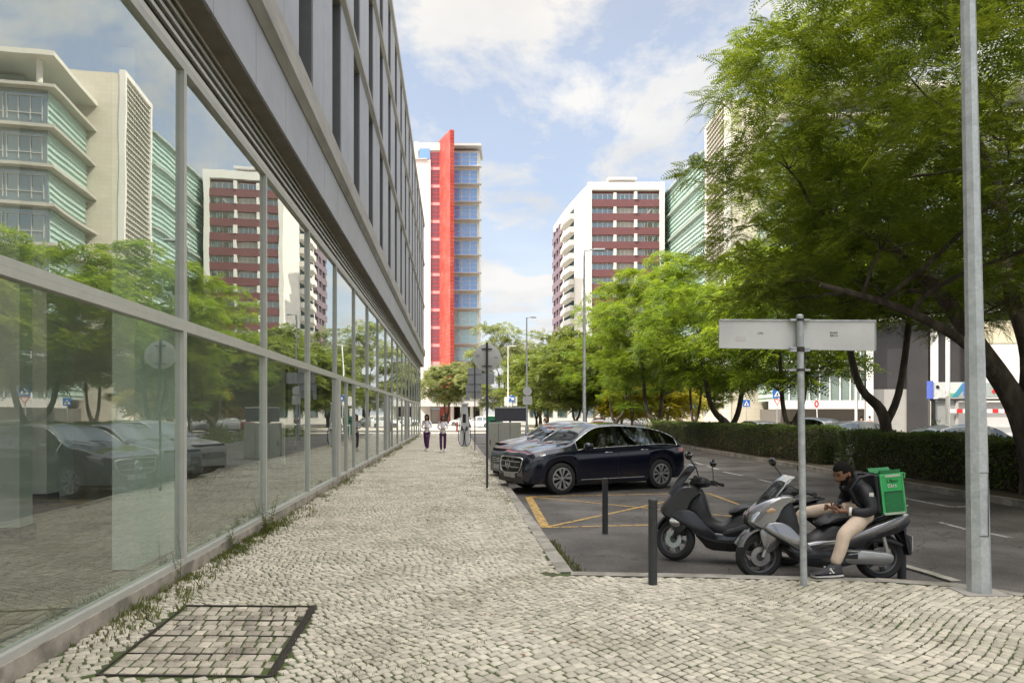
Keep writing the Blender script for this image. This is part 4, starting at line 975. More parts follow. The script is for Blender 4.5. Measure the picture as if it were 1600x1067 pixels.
def wheel(parent, x, y, r, wd, side, spokes=5, rimr=.70, dark=False):
    t = MB(); n = 40
    prof = [(r*rimr,-wd*.5),(r*.90,-wd*.52),(r*.975,-wd*.44),(r,-wd*.28),(r,wd*.28),(r*.975,wd*.44),(r*.90,wd*.52),(r*rimr,wd*.5)]
    t.lathe(prof, n, 'y', closed=True); o = t.build('wheel', M_rub, parent, smooth=40); o.location = (x,y,r)
    m = MB(); s = side; yo = s*wd*.5
    m.lathe([(r*rimr*.999,-wd*.4),(r*rimr*.999,wd*.4),(r*rimr*.97,wd*.4),(r*rimr*.97,-wd*.4)], n, 'y', closed=True)
    for v in (1,): 
        m.lathe([(r*rimr,yo*.98),(r*rimr*.90,yo*1.0),(r*rimr*.88,yo*.6),(r*rimr*.99,yo*.5)], n, 'y', closed=True)
    di = MB(); di.lathe([(.01,yo*.45),(r*rimr*.97,yo*.45),(r*rimr*.97,yo*.40),(.01,yo*.40)], n, 'y'); 
    for k in range(spokes):
        a = 2*math.pi*k/spokes+.3
        for da in (-.17,.17):
            a0, a1 = a+da*.5, a+da*1.6; w0, w1 = .07, .16
            P_ = [(r*.10,a0-w0*2),(r*.10,a0+w0*2),(r*rimr*.92,a1+w1),(r*rimr*.92,a1-w1)]
            q = [(rr*math.cos(aa),rr*math.sin(aa)) for rr,aa in P_]
            m.prism(q, yo*.70, yo*.96)
    m.lathe([(.001,yo*1.0),(r*.14,yo*.99),(r*.15,yo*.6),(.001,yo*.6)], 16, 'y')
    m.build('rim', mat('alloy_rim', (.42,.42,.42), .3, .7, var=.08), o, smooth=35)
    di.build('brake_disc', M_under, o)
    return o
def car(name, label, loc, rz, P, group=None, detail=2):
    """x forward, y left, z up; ends shaped by width, roof, belt and sill profiles; window openings are cut out of the body skin"""
    root = E(name, label, P.get('cat','car'), loc, rz, group)
    zt_, zb_, wd_, lo_ = pchip(P['top']), pchip(P['belt']), pchip(P['w']), pchip(P['low'])
    x0, x1 = P['top'][0][0], P['top'][-1][0]; ar = P['arch']; axf, axr = P['axf'], P['axr']; rw = P['rw']
    NS = 150 if detail == 2 else 70
    sk = [5,5,6,9,6,6] if detail == 2 else [3,3,3,5,3,3]
    xs = list(np.linspace(x0, x1, NS)); 
    def sect(x):
        w, zt, zb, lo = wd_(x), zt_(x), zb_(x), lo_(x); zb = min(zb, zt-.03); zb = max(zb, lo+.1)
        for ax in (axf, axr):
            dx = abs(x-ax)
            if dx < ar: lo = max(lo, rw+.0+math.sqrt(ar*ar-dx*dx))
        lo = min(lo, zb-.02); h = zt-zb; ze = zb+h*.86
        bul = .5*(lo+zb) if lo < .6 else .5*(lo+zb)
        y4 = w*.965-(.075+.27*h)
        return [(w*.975,lo),(w*.998,lo+(bul-lo)*.6),(w,bul+(zb-bul)*.45),(w*.965,zb),(y4,ze),(y4*.62,zt-.012-.02*min(h*4,1)),(0,zt)]
    def ring(x):
        K = sect(x); out = []
        for i in range(6):
            p = [K[max(i-1,0)],K[i],K[i+1],K[min(i+2,6)]]
            lin = i in (3,)
            for j in range(sk[i]):
                t = j/sk[i]
                if lin: out.append((K[i][0]+(K[i+1][0]-K[i][0])*t, K[i][1]+(K[i+1][1]-K[i][1])*t+.0))
                else:
                    q = [.5*(2*p[1][d]+(-p[0][d]+p[2][d])*t*.7+(2*p[0][d]-5*p[1][d]+4*p[2][d]-p[3][d])*t*t*.0+0) if 0 else None for d in (0,1)]
                    # hermite with reduced tangents keeps panels crisp
                    a = [(p[2][d]-p[0][d])*.32 for d in (0,1)]; b = [(p[3][d]-p[1][d])*.32 for d in (0,1)]
                    h1,h2,h3,h4 = 2*t**3-3*t*t+1, t**3-2*t*t+t, -2*t**3+3*t*t, t**3-t*t
                    out.append(tuple(h1*p[1][d]+h2*a[d]+h3*p[2][d]+h4*b[d] for d in (0,1)))
        out.append(K[6]); return out
    rings = [ring(x) for x in xs]; m = len(rings[0]); cum = np.cumsum([0]+sk)
    V = [(x, s*y, z) for s in (1,) for x, rg_ in zip(xs, rings) for (y,z) in rg_]
    def cls(x, j, h):
        """which panel the skin cell belongs to"""
        i3, i4 = cum[3], cum[4]
        if i3+ (1 if detail == 2 else 0) <= j < i4 and h > .10:
            for (a,b) in P['side']:
                if a < x < b: return 'side_window' 
            return 'body'
        if j >= i4+ (1 if detail == 2 else 0):
            a, b = P['ws']
            if a < x < b: return 'windscreen'
            a, b = P['rws']
            if a < x < b: return 'rear_window'
        return 'body'
    cells = {}
    for i in range(len(xs)-1):
        xm = (xs[i]+xs[i+1])/2; h = zt_(xm)-zb_(xm)
        for j in range(m-1):
            c = cls(xm, j, h)
            if c == 'side_window':
                for k,(a,b) in enumerate(P['side']):
                    if a < xm < b: c = 'side_window%d' % k
            cells.setdefault(c, []).append((i,j))
    def build(c, nm, mt, parent, sides=(1,-1), offs=0):
        b = MB()
        for s in sides:
            idx = {}; vs = []; fs = []
            for (i,j) in c:
                f = []
                for (ii,jj) in ((i,j),(i+1,j),(i+1,j+1),(i,j+1)):
                    if (ii,jj) not in idx:
                        y,z = rings[ii][jj]; idx[(ii,jj)] = len(vs)
                        if offs:
                            xx = xs[ii]; y += offs if jj < cum[5] else 0; z += offs*.6
                            xx += offs*(1 if xx > 0 else -1)
                            vs.append((xx, s*y, z))
                        else: vs.append((xs[ii], s*y, z))
                    f.append(idx[(ii,jj)])
                fs.append(tuple(f) if s == -1 else tuple(f[::-1]))
            b.add(vs, fs)
        return b.build(nm, mt, parent, smooth=45)
    B_ = MB()
    body = build(cells['body'], 'body', P['paint'], root)
    cap = MB()
    for xi in (0, len(xs)-1):
        rg_ = rings[xi]; ring_ = [(xs[xi], y, z) for y,z in rg_]+[(xs[xi], -y, z) for y,z in rg_[::-1]]
        cap.add(ring_, [tuple(range(len(ring_)))])
    cap.build('bumper_face', P['paint'], body)
    for c in cells:
        if c.startswith('side_window'):
            for s in (1,-1): build(cells[c], 'side_window', M_cglass, root, (s,))
        elif c in ('windscreen','rear_window'): build(cells[c], c, M_cglass, root)
    # dark boxes under the body, added to block light
    ub = MB(); xa, xb = axr+ar+.02, axf-ar-.02; wl = P['W']/2
    lz = lo_(0)
    ub.box((x0+.12,-wl*.70,lz-.02),(x1-.12,wl*.70,zb_(0)-.12)); ub.box((xa,-wl*.955,lz-.045),(xb,wl*.955,lz+.2))
    ub.build('underbody', M_under, root)
    it = MB(); it.box((axr-.1,-wl*.68,zb_(0)-.11),(axf-.75,wl*.68,zb_(0)-.08))
    for sx in (.15,-.75):
        for sy in (-.36,.36): it.box((axf-1.55+sx-.55,sy-.22,zb_(0)-.2),(axf-1.45+sx-.55,sy+.22,zb_(0)+.22)); it.box((axf-1.53+sx-.55,sy-.11,zb_(0)+.24),(axf-1.47+sx-.55,sy+.11,zb_(0)+.38))
    it.build('seats', M_cint, root)
    for ax in (axf, axr):
        for s in (1,-1): wheel(root, ax, s*(wl*.995-.125), rw, .24, s, P.get('spokes',5))
    if detail < 2:
        for s in (1,-1):
            MB().ball((x1-.16, s*wd_(x1)*.86, zb_(x1-.2)-.10), (.14,.15,.07)).build('headlight', M_hl, root, smooth=60)
            MB().ball((x0+.10, s*wd_(x0)*.88, zb_(x0+.1)-.06), (.10,.14,.08)).build('taillight', M_tl, root, smooth=60)
        return root
    # trim
    if P.get('trim', 1):
        for s in (1,-1):
            allx = [x for x in xs if P['side'][0][0] < x < P['side'][-1][1]]
            jl, ju = cum[3]+1, cum[4]
            lo_p, up_p = [], []
            for x in allx:
                r_ = rings[xs.index(x)]; 
                lo_p.append((x, s*(r_[jl][0]+.004), r_[jl][1])); up_p.append((x, s*(r_[ju][0]+.003), r_[ju][1]))
            b = MB(); b.tube(lo_p+up_p[::-1]+[lo_p[0]], .009, 6, cap=False); b.build('window_trim', M_chrome if P.get('chrome',1) else M_black, root, smooth=60)
            for a,b_ in zip(P['side'][:-1], P['side'][1:]):
                x = (a[1]+b_[0])/2; i = int(np.argmin([abs(q-x) for q in xs])); r_ = rings[i]; hw = (b_[0]-a[1])/2+.012
                b = MB(); y0_,z0_ = r_[jl]; y1_,z1_ = r_[ju]
                b.add([(x-hw,s*(y0_+.005),z0_),(x+hw,s*(y0_+.005),z0_),(x+hw,s*(y1_+.005),z1_),(x-hw,s*(y1_+.005),z1_),(x-hw,s*(y0_-.02),z0_),(x+hw,s*(y0_-.02),z0_),(x+hw,s*(y1_-.02),z1_),(x-hw,s*(y1_-.02),z1_)],[(0,1,2,3),(7,6,5,4),(0,4,5,1),(1,5,6,2),(2,6,7,3),(3,7,4,0)]); b.build('door_pillar', M_black, root)
    # door seams and handles
    for s in (1,-1):
        for xd in P['seams']:
            i = int(np.argmin([abs(q-xd) for q in xs])); r_ = rings[i]
            pts = [(xs[i], s*(r_[j][0]+.0005), r_[j][1]) for j in range(1, cum[3]+1)]
            b = MB(); b.tube(pts, .0045, 4); b.build('door_seam', M_under, body)
        for xh in P['handles']:
            i = int(np.argmin([abs(q-xh) for q in xs])); y = rings[i][cum[3]-1][0]; z = rings[i][cum[3]-1][1]-.02
            MB().tube([(xh-.10,s*(y+.004),z),(xh-.085,s*(y+.026),z+.004),(xh+.085,s*(y+.026),z+.004),(xh+.10,s*(y+.004),z)], .011, 6).build('door_handle', P.get('hmat',M_chrome), root, smooth=60)
        # mirror
        xm = P['ws'][1]-.28; i = int(np.argmin([abs(q-xm) for q in xs])); y = rings[i][cum[3]][0]; z = rings[i][cum[3]][1]
        b = MB(); b.ball((xm-.02,s*(y+.16),z+.12), (.09,.115,.075), 14, 9); mo_ = b.build('wing_mirror', P['paint'], root, smooth=60)
        MB().tube([(xm,s*(y-.03),z+.02),(xm,s*(y+.09),z+.07)], .025).build('mirror_arm', M_black, mo_)
        MB().box((xm-.115,s*(y+.08),z+.06),(xm-.095,s*(y+.25),z+.17)).build('mirror_glass', M_chrome, mo_)
        # sill strip
        b = MB(); xa2, xb2 = axr+ar+.12, axf-ar-.10; b.tube([(xa2,s*(wl*.985),lz+.07),(xb2,s*(wl*.985),lz+.07)], .011, 6); b.build('sill_trim', M_chrome if P.get('chrome',1) else M_black, root, smooth=60)
        # lights as skin patches
        for nm,(xa3,xb3,ja,jb),mt in P['patches']:
            c = [(i,j) for i in range(len(xs)-1) for j in range(m-1) if xa3 < (xs[i]+xs[i+1])/2 < xb3 and ja <= j < jb]
            build(c, nm, mt, root, (s,), .006)
    # wipers
    xw = P['ws'][1]+.0
    for yy in (-.45,.15):
        z = zt_(xw)+.015; MB().tube([(xw+.02,yy,z),(xw-.10,yy+.30,zt_(xw-.10)+.012),(xw-.12,yy+.52,zt_(xw-.12)-.0)], .008, 5).build('wiper', M_dark, root)
    return root
def mk_suv():
    P = dict(W=1.88, rw=.365, arch=.405, axf=1.45, axr=-1.42, paint=paint('midnight_blue_paint', (.007,.009,.022), .3, .16),
      top=[(-2.32,.72),(-2.29,.98),(-2.16,1.10),(-1.85,1.31),(-1.40,1.47),(-.9,1.555),(-.3,1.60),(.15,1.59),(.42,1.54),(1.15,1.13),(1.22,1.105),(1.75,1.03),(2.1,.95),(2.24,.86),(2.32,.66)],
      belt=[(-2.32,.70),(-2.16,1.02),(-1.5,1.06),(-.5,1.02),(.6,.99),(1.2,.985),(1.8,.93),(2.1,.86),(2.32,.62)],
      w=[(-2.32,.70),(-2.24,.82),(-2.0,.90),(-1.4,.935),(0,.94),(1.3,.935),(1.85,.90),(2.12,.82),(2.25,.72),(2.32,.60)],
      low=[(-2.32,.40),(-2.1,.30),(-1.9,.25),(1.9,.25),(2.15,.26),(2.32,.34)],
      side=[(-1.98,-1.17),(-1.11,-.17),(-.07,1.02)], ws=(.45,1.14), rws=(-2.14,-1.72),
      seams=[1.02,-.12,-1.08], handles=[.16,-.90], spokes=5,
      patches=[('headlight_housing',(1.92,2.20,13,17),M_hldark),('headlight',(1.84,2.12,15,17),M_hl),('taillight',(-2.26,-1.98,12,15),M_tl)])
    P['top'] = [(x, z+.045*min(1,max(0,(z-.9)/.5))) for x,z in P['top']]
    fw_ = G(875.6,772,ROAD); ang = R(27)
    c = Vector(fw_)+Vector((math.cos(ang),math.sin(ang)))*1.45; nrm = Vector((-math.sin(ang),math.cos(ang)))*.84
    # local +x is forward: pointing left in the picture
    pos = c+nrm
    r = car('parked_suv', 'glossy midnight blue SUV parked nose to the kerb, nearest of the parked row', (pos.x,pos.y,ROAD), math.pi+ang, P)
    # grille, emblem, plate, lower intake
    g_ = MB(); pts = [(-.50,.60),(-.36,.50),(.36,.50),(.50,.60),(.53,.72),(.46,.84),(-.46,.84),(-.53,.72)]
    def gx(y,z): return 2.345-.20*abs(y)**2.0-.16*max(0,z-.62)
    def plate(pts, off, th, k=4):
        b = MB(); P2 = crspline(pts, k, True); n = len(P2); f = [(gx(y,z)+off+th,y,z) for y,z in P2]; bk_ = [(gx(y,z)+off-.06,y,z) for y,z in P2]; c_ = (gx(0,.68)+off+th+.005,0,.68)
        b.add(f+bk_+[c_], [(i,(i+1)%n,2*n) for i in range(n)]+[(i,n+i,n+(i+1)%n,(i+1)%n) for i in range(n)]); return b
    go = plate(pts,.012,.012).build('grille', M_black, r, smooth=40)
    P2 = crspline(pts,5,True); MB().tube([(gx(y,z)+.03,y,z) for y,z in P2]+[(gx(*P2[0])+.03,*P2[0])], .014, 6, cap=False).build('grille_frame', M_chrome, go, smooth=60)
    for zz,ww in ((.62,.44),(.745,.46)): MB().tube([(gx(y,zz)+.032,y,zz) for y in np.linspace(-ww,ww,9)], .010, 6).build('grille_bar', M_alu, go, smooth=60)
    em = MB(); ec = (gx(0,.68)+.05,0,.685); em.tube([(ec[0],ec[1]+.105*math.cos(a),ec[2]+.105*math.sin(a)) for a in np.linspace(0,2*math.pi,25)], .010, 6, cap=False)
    for a in (90,210,330):
        a = R(a); p = (ec[0],ec[1]+.10*math.cos(a),ec[2]+.10*math.sin(a)); u = (-math.sin(a),math.cos(a))
        em.add([(ec[0]+.01,0,ec[2]),(ec[0],u[0]*.022,ec[2]+u[1]*.022),p,(ec[0],-u[0]*.022,ec[2]-u[1]*.022)],[(0,1,2),(0,2,3)])
    em.build('emblem', M_chrome, go, smooth=50)
    MB().box((2.325,-.26,.375),(2.36,.26,.485)).build('licence_plate', M_plate, r)
    MB().prism([(-.62,.26),(.62,.26),(.56,.42),(-.56,.42)], 2.16, 2.322, 'yz').build('lower_intake', M_dark, r)
    return r
mk_suv()
def sedan(name, label, d, lat, col, seed, rails=False, suv=False, rot=0):
    P = dict(W=1.80, rw=.325, arch=.36, axf=1.40, axr=-1.30, paint=col,
      top=[(-2.25,.70),(-2.22,.90),(-2.05,1.05),(-1.6,1.22),(-1.0,1.40),(-.4,1.46),(0,1.46),(.25,1.41),(1.02,1.0),(1.1,.97),(1.7,.89),(2.05,.80),(2.18,.72),(2.25,.56)],
      belt=[(-2.25,.68),(-2.05,.92),(-1.5,.97),(0,.92),(1.0,.88),(1.7,.81),(2.05,.73),(2.25,.54)],
      w=[(-2.25,.66),(-2.15,.78),(-1.9,.86),(0,.90),(1.3,.895),(1.8,.86),(2.08,.76),(2.2,.66),(2.25,.55)],
      low=[(-2.25,.36),(-1.9,.22),(1.9,.20),(2.25,.28)],
      side=[(-1.75,-1.02),(-.97,-.12),(-.03,.90)], ws=(.28,1.02), rws=(-2.0,-1.5),
      seams=[.92,-.07,-.95], handles=[.15,-.85], chrome=0, hmat=col,
      patches=[('headlight',(1.80,2.14,13,16),M_hl),('taillight',(-2.2,-1.9,12,15),M_tl)])
    if suv:
        for k in ('top','belt'): P[k] = [(x, z*(1.06 if not rails else 1.10)+.04) for x,z in P[k]]
        P['rw'] = .34; P['arch'] = .375
    ang = R(27)+rot; base = Vector(G(875.6,772,ROAD))+Vector((math.cos(ang),math.sin(ang)))*1.42+Vector((-math.sin(ang),math.cos(ang)))*.84
    pos = base+Vector((-.0868,.9962))*d+Vector((1,.1))*lat
    r = car(name, label, (pos.x,pos.y,ROAD), math.pi+ang, P)
    MB().prism(crspline([(-.40,.52),(.40,.52),(.46,.60),(.40,.68),(-.40,.68),(-.46,.60)],3,True), 2.14, 2.262, 'yz').build('grille', M_black, r)
    MB().tube([(2.27,.05*math.cos(a),.61+.05*math.sin(a)) for a in np.linspace(0,2*math.pi,15)], .007, 5, cap=False).build('emblem', M_chrome, r)
    for zz in (.55,.60,.65): MB().tube([(2.268,-.38,zz),(2.268,.38,zz)], .006, 5).build('grille_bar', M_chrome, r)
    MB().box((2.25,-.26,.36),(2.285,.26,.47)).build('licence_plate', M_plate, r)
    if rails:
        for s in (1,-1): MB().tube([(.1,s*.60,1.50),(.0,s*.60,1.575),(-1.1,s*.58,1.555),(-1.25,s*.56,1.46)], .016, 6).build('roof_rail', M_dark, r, smooth=60)
    return r
sedan('parked_sedan', 'dark grey saloon car parked between the blue SUV and the silver estate', 2.7, -.12, paint('dark_grey_paint', (.10,.11,.14), .1, .4), 1, suv=True)
sedan('parked_estate', 'silver beige estate car with black roof rails, third in the parked row', 5.4, .12, paint('silver_beige_paint', (.34,.33,.33), .1, .4), 2, rails=True, suv=True)
# distant / half hidden cars
def hatch(label, x, y, rz, col, group, s=1.0, h=1.0, z=ROAD, detail=1, cat='car', name='parked_car'):
    P = dict(W=1.78*s, rw=.32, arch=.36, axf=1.30, axr=-1.25, paint=col, cat=cat,
      top=[(-2.05,.72*h),(-2.02,.95*h),(-1.9,1.15*h),(-1.55,1.40*h),(-1.0,1.50*h),(0,1.52*h),(.3,1.46*h),(1.1,1.02*h),(1.7,.90*h),(1.98,.76*h),(2.08,.56*h)],
      belt=[(-2.05,.70*h),(-1.8,.98*h),(0,.95*h),(1.0,.92*h),(1.7,.82*h),(2.08,.54*h)],
      w=[(-2.05,.72),(-1.9,.84),(0,.89),(1.4,.87),(1.9,.74),(2.08,.56)], low=[(-2.05,.36),(-1.8,.22),(1.8,.2),(2.08,.3)],
      side=[(-1.6,-.75),(-.68,.12),(.2,.95)], ws=(.32,1.1), rws=(-1.95,-1.55), seams=[], handles=[], patches=[])
    return car(name, label, (x,y,z), rz, P, group, detail)
blk = paint('black_car_paint', (.012,.012,.014)); wht = paint('white_car_paint', (.62,.63,.64), 0); gry = paint('grey_car_paint', (.22,.23,.24)); red_ = paint('burgundy_car_paint', (.10,.012,.02)); nav = paint('navy_car_paint', (.015,.03,.06))
gq = 'cars parked behind the hedge'
hatch('dark car roof showing above the left hedge, behind the V forked tree trunk', 14.9, 42, R(95), paint('brown_car_paint',(.05,.03,.02)), gq, h=1.0)
hatch('dark navy SUV with red tail light seen in the gap left of the sign pole', 15.3, 35.5, R(112), nav, gq, h=1.12, detail=1)
hatch('black car with curved roof in the gap between the two hedges', 15.6, 30.5, R(12), blk, gq, h=1.03)
hatch('dark car roof showing over the right hedge, under the blue and white kiosk sign', 15.6, 23.2, R(8), paint('olive_grey_car_paint',(.10,.10,.085)), gq, h=1.0)
gr = 'cars parked far away beyond the hedge end'
for (px,y,c,lab) in ((938,80,red_,'burgundy hatchback in the far parked row, leftmost'),(957,78,wht,'white car next to the burgundy one in the far row'),(978,80,gry,'grey car in the middle of the far row under the trees'),(1003,79,gry,'pale grey car rightmost in the far row')):
    hatch(lab, AT(px,y), y, R(75), c, gr)
gr = 'white cars on the far cross street'
hatch('white hatchback side on, directly right of the red fin foot', AT(722,112), 112, R(180), wht, gr, z=-.14)
hatch('white car behind the sign cluster on the cross street', AT(747,96), 96, R(178), wht, gr, z=-.14, h=1.08)
hatch('white car partly hidden by the dark panel on the cross street', AT(763,97.5), 99, R(182), gry, gr, z=-.14)
# ================================================================ SCOOTERS
M_sil = paint('silver_grey_paint', (.30,.30,.31), .75, .25); M_mblk = mat('matt_black_paint', (.028,.029,.033), .38, .2, coat=.25, var=.06)
M_seat = mat('seat_vinyl', (.016,.016,.018), .5, var=.15, bump=.2, bscale=200); M_eng = mat('engine_alloy', (.42,.42,.41), .35, .7, var=.1)
M_smoke = glassmat('smoked_screen', (.25,.25,.27), base=.10, ior=1.5)
def mwheel(parent, x, r, wd, name='wheel', spokes=6, loc=None):
    t = MB(); t.lathe([(r*.70,-wd*.38),(r*.86,-wd*.5),(r*.96,-wd*.34),(r,-wd*.1),(r,wd*.1),(r*.96,wd*.34),(r*.86,wd*.5),(r*.70,wd*.38)], 36, 'y', closed=True)
    o = t.build(name, M_rub, parent, smooth=45); o.location = loc or (x,0,r)
    m = MB(); m.lathe([(r*.71,-wd*.36),(r*.64,-wd*.30),(r*.64,wd*.30),(r*.71,wd*.36)], 32, 'y', closed=True)
    for k in range(spokes):
        a = 2*math.pi*k/spokes; q = [(.03*math.cos(a+1.4),.03*math.sin(a+1.4)),(.03*math.cos(a-1.4),.03*math.sin(a-1.4)),(r*.66*math.cos(a+.25-.12),r*.66*math.sin(a+.25-.12)),(r*.66*math.cos(a+.25+.12),r*.66*math.sin(a+.25+.12))]; m.prism(q,-.018,.018)
    m.lathe([(.001,-.05),(.045,-.05),(.045,.05),(.001,.05)], 16, 'y'); m.build('rim', mat('dark_alloy', (.10,.10,.10), .35, .6), o, smooth=35)
    d = MB(); d.lathe([(.05,wd*.40),(.11,wd*.40),(.11,wd*.46),(.05,wd*.46)], 24, 'y', closed=True); d.build('brake_disc', M_eng, o, smooth=35)
    return o
def scooter(name, label, loc, rz, body, kind, steer=0):
    r = E(name, label, 'scooter', loc, rz); sil = kind == 'silver'
    FX, RX, RW = .66, -.66, .262
    def pl(nm, poly, hw, m, par=None, y0=0, lv=None, smooth=3, ins=None):
        if sil: poly = [(x if x > -.7 else -.7+(x+.7)*.66, z) for x,z in poly]
        b = MB(); kw = {} if lv is None else {'lv':lv}; b.pillow(poly, hw, y0, smooth=smooth, inset=ins, **kw); return b.build(nm, m, par or r, smooth=50)
    # --- steering assembly
    st = bpy.data.objects.new('steering', None); COL.objects.link(st); st.parent = r
    piv = Vector((.47,0,.80)); ax = Vector((.42,0,-1)).normalized()
    def S(v): return v
    rot = Matrix.Translation(piv) @ Matrix.Rotation(steer, 4, ax) @ Matrix.Translation(-piv)
    parts = []
    w_ = mwheel(r, FX, RW, .115); parts.append(w_)
    w_.matrix_local = rot @ Matrix.Translation((FX,0,RW))
    def sp_(nm, b, m, smooth=50, par=None):
        o = b.build(nm, m, par or r, smooth=smooth)
        if par is None: o.matrix_local = rot
        return o
    b = MB()
    for s in (1,-1): b.tube([(FX-.01,s*.085,RW),(FX-.06,s*.085,RW+.14),(FX-.13,s*.075,RW+.33),(.49,s*.06,.76)], [.022,.022,.026,.026], 8)
    sp_('fork', b, M_eng if sil else M_dark)
    b = MB(); b.pillow([(FX+.24,RW+.10),(FX+.20,RW+.21),(FX+.08,RW+.31),(FX-.10,RW+.33),(FX-.22,RW+.25),(FX-.30,RW+.10),(FX-.27,RW+.08),(FX-.17,RW+.22),(FX-.02,RW+.285),(FX+.10,RW+.265),(FX+.19,RW+.17)], .078, smooth=3)
    b.pillow([(FX+.03,RW+.30),(FX-.16,RW+.36),(FX-.24,RW+.22),(FX-.10,RW+.06),(FX-.03,RW+.08)], .018, .088, smooth=3); b.pillow([(FX+.03,RW+.30),(FX-.16,RW+.36),(FX-.24,RW+.22),(FX-.10,RW+.06),(FX-.03,RW+.08)], .018, -.088, smooth=3)
    sp_('front_fender', b, body)
    # handlebar
    hb = MB(); zt = 1.00
    hb.tube([(.25,-.36,zt),(.28,-.22,zt+.005),(.36,-.10,zt-.01),(.40,0,zt-.03),(.36,.10,zt-.01),(.28,.22,zt+.005),(.25,.36,zt)], .013, 8)
    hb_o = sp_('handlebar', hb, M_dark)
    for s in (1,-1):
        g_ = MB(); g_.tube([(.255,s*.24,zt+.003),(.235,s*.37,zt-.002)], .020, 10); g_.lathe([(.001,0),(.025,0),(.025,.02),(.001,.02)],10,'y',(.233,s*.375,zt-.002)); g_.build('grip', M_rub, hb_o, smooth=50)
        l_ = MB(); l_.tube([(.33,s*.22,zt),(.345,s*.30,zt-.01),(.31,s*.40,zt-.02)], .007, 6); l_.build('brake_lever', M_chrome if sil else M_dark, hb_o, smooth=60)
        q = MB(); q.box((.25,s*.17,zt-.03),(.32,s*.235,zt+.03)); q.build('switch_block', M_dark, hb_o, bevel=.006)
        mst = MB(); e = Vector((.36,s*.31,zt+.24)); mst.tube([(.28,s*.20,zt+.01),(.30,s*.23,zt+.12),(.34,s*.28,zt+.20),e], .008, 6); mo_ = mst.build('mirror_stem', M_dark, hb_o, smooth=60)
        mh_ = MB(); mh_.ball((e.x,e.y+s*.03,e.z+.03), (.028,.085,.052), 14, 8); mh_.build('mirror', M_black, mo_, smooth=60)
    c = MB(); c.pillow([(.46,.93),(.42,1.04),(.32,1.05),(.25,1.0),(.28,.93)], .13, smooth=3); c.build('instrument_cowl', M_dark, hb_o, smooth=50)
    # --- body
    if sil:
        pl('front_fairing', [(.80,.62),(.79,.72),(.68,.84),(.55,.93),(.42,.97),(.30,.95),(.30,.88),(.42,.80),(.48,.68),(.56,.60),(.68,.56)], .175, body)
        pl('nose_panel', [(.815,.62),(.80,.705),(.70,.75),(.62,.70),(.66,.60),(.75,.575)], .10, M_dark)
        for s in (1,-1):
            pl('headlight', [(.80,.655),(.765,.735),(.66,.80),(.60,.79),(.66,.70),(.74,.64)], .05, M_hl, y0=s*.125)
            pl('leg_shield', [(.66,.60),(.60,.655),(.47,.66),(.36,.60),(.27,.50),(.18,.42),(.14,.345),(.20,.325),(.30,.36),(.42,.44),(.56,.52)], .030, body, y0=s*.170, smooth=2, ins=.012)
            pl('indicator', [(.58,.815),(.64,.775),(.60,.76),(.53,.79)], .02, mat('indicator_lens', (.5,.3,.15), .1, coat=1), y0=s*.175)
            pl('side_swoosh', [(.28,.40),(.10,.455),(-.10,.47),(-.32,.545),(-.62,.66),(-.92,.755),(-1.00,.745),(-.94,.68),(-.72,.585),(-.45,.50),(-.22,.43),(0,.385),(.2,.365)], .035, body, y0=s*.155)
            pl('lower_fairing', [(.40,.41),(.31,.27),(.22,.19),(.06,.165),(-.20,.175),(-.32,.22),(-.24,.29),(-.12,.30),(-.22,.37),(-.40,.42),(-.55,.50),(-.50,.54),(-.20,.455),(.10,.40),(.26,.36)], .035, M_mblk, y0=s*.145, smooth=2, ins=.012)
            pl('tail_panel', [(-.42,.52),(-.66,.60),(-.98,.70),(-1.04,.66),(-.90,.56),(-.66,.50),(-.50,.47)], .035, M_mblk, y0=s*.13)
        sc_ = [(.70,.82),(.62,.95),(.50,1.08),(.40,1.17)]
        tsh = .17
    else:
        pl('front_fairing', [(.84,.60),(.82,.70),(.74,.80),(.66,.90),(.56,.97),(.42,.96),(.34,.86),(.44,.76),(.50,.62),(.58,.52),(.74,.52)], .185, body)
        pl('nose_panel', [(.85,.60),(.82,.675),(.74,.68),(.68,.62),(.74,.555)], .10, M_black)
        for s in (1,-1):
            pl('headlight', [(.825,.60),(.80,.68),(.72,.70),(.68,.64),(.75,.59)], .055, M_black, y0=s*.12)
            pl('indicator', [(.74,.50),(.70,.57),(.62,.54),(.60,.47),(.67,.44)], .02, M_chrome, y0=s*.165)
            pl('leg_shield', [(.72,.58),(.64,.64),(.50,.66),(.38,.58),(.28,.46),(.19,.38),(.16,.32),(.24,.30),(.36,.34),(.48,.42),(.62,.50)], .030, body, y0=s*.168, smooth=2, ins=.012)
            pl('side_panel', [(.10,.40),(-.2,.52),(-.6,.62),(-.98,.78),(-1.02,.74),(-.8,.56),(-.4,.42),(0,.34)], .035, body, y0=s*.16)
            pl('lower_fairing', [(.44,.41),(.34,.25),(.22,.17),(-.20,.17),(-.34,.22),(-.40,.32),(-.20,.36),(-.40,.44),(-.20,.46),(.10,.38)], .04, M_black, y0=s*.145, smooth=2, ins=.012)
        sc_ = [(.76,.84),(.68,.98),(.58,1.12),(.50,1.22)]
    b = MB(); n = len(sc_); vs = []; nw = 9
    for (x,z) in sc_:
        kk = 1-.35*(z-sc_[0][1])/(sc_[-1][1]-sc_[0][1])
        for j in range(nw): t = j/(nw-1)*2-1; vs.append((x-.10*t*t, t*.17*kk, z-.02*t*t))
    vs += [(x-.006,y,z) for x,y,z in vs]; k = n*nw
    fs = [(i*nw+j,i*nw+j+1,(i+1)*nw+j+1,(i+1)*nw+j) for i in range(n-1) for j in range(nw-1)]; fs += [tuple(k+q for q in f[::-1]) for f in fs]
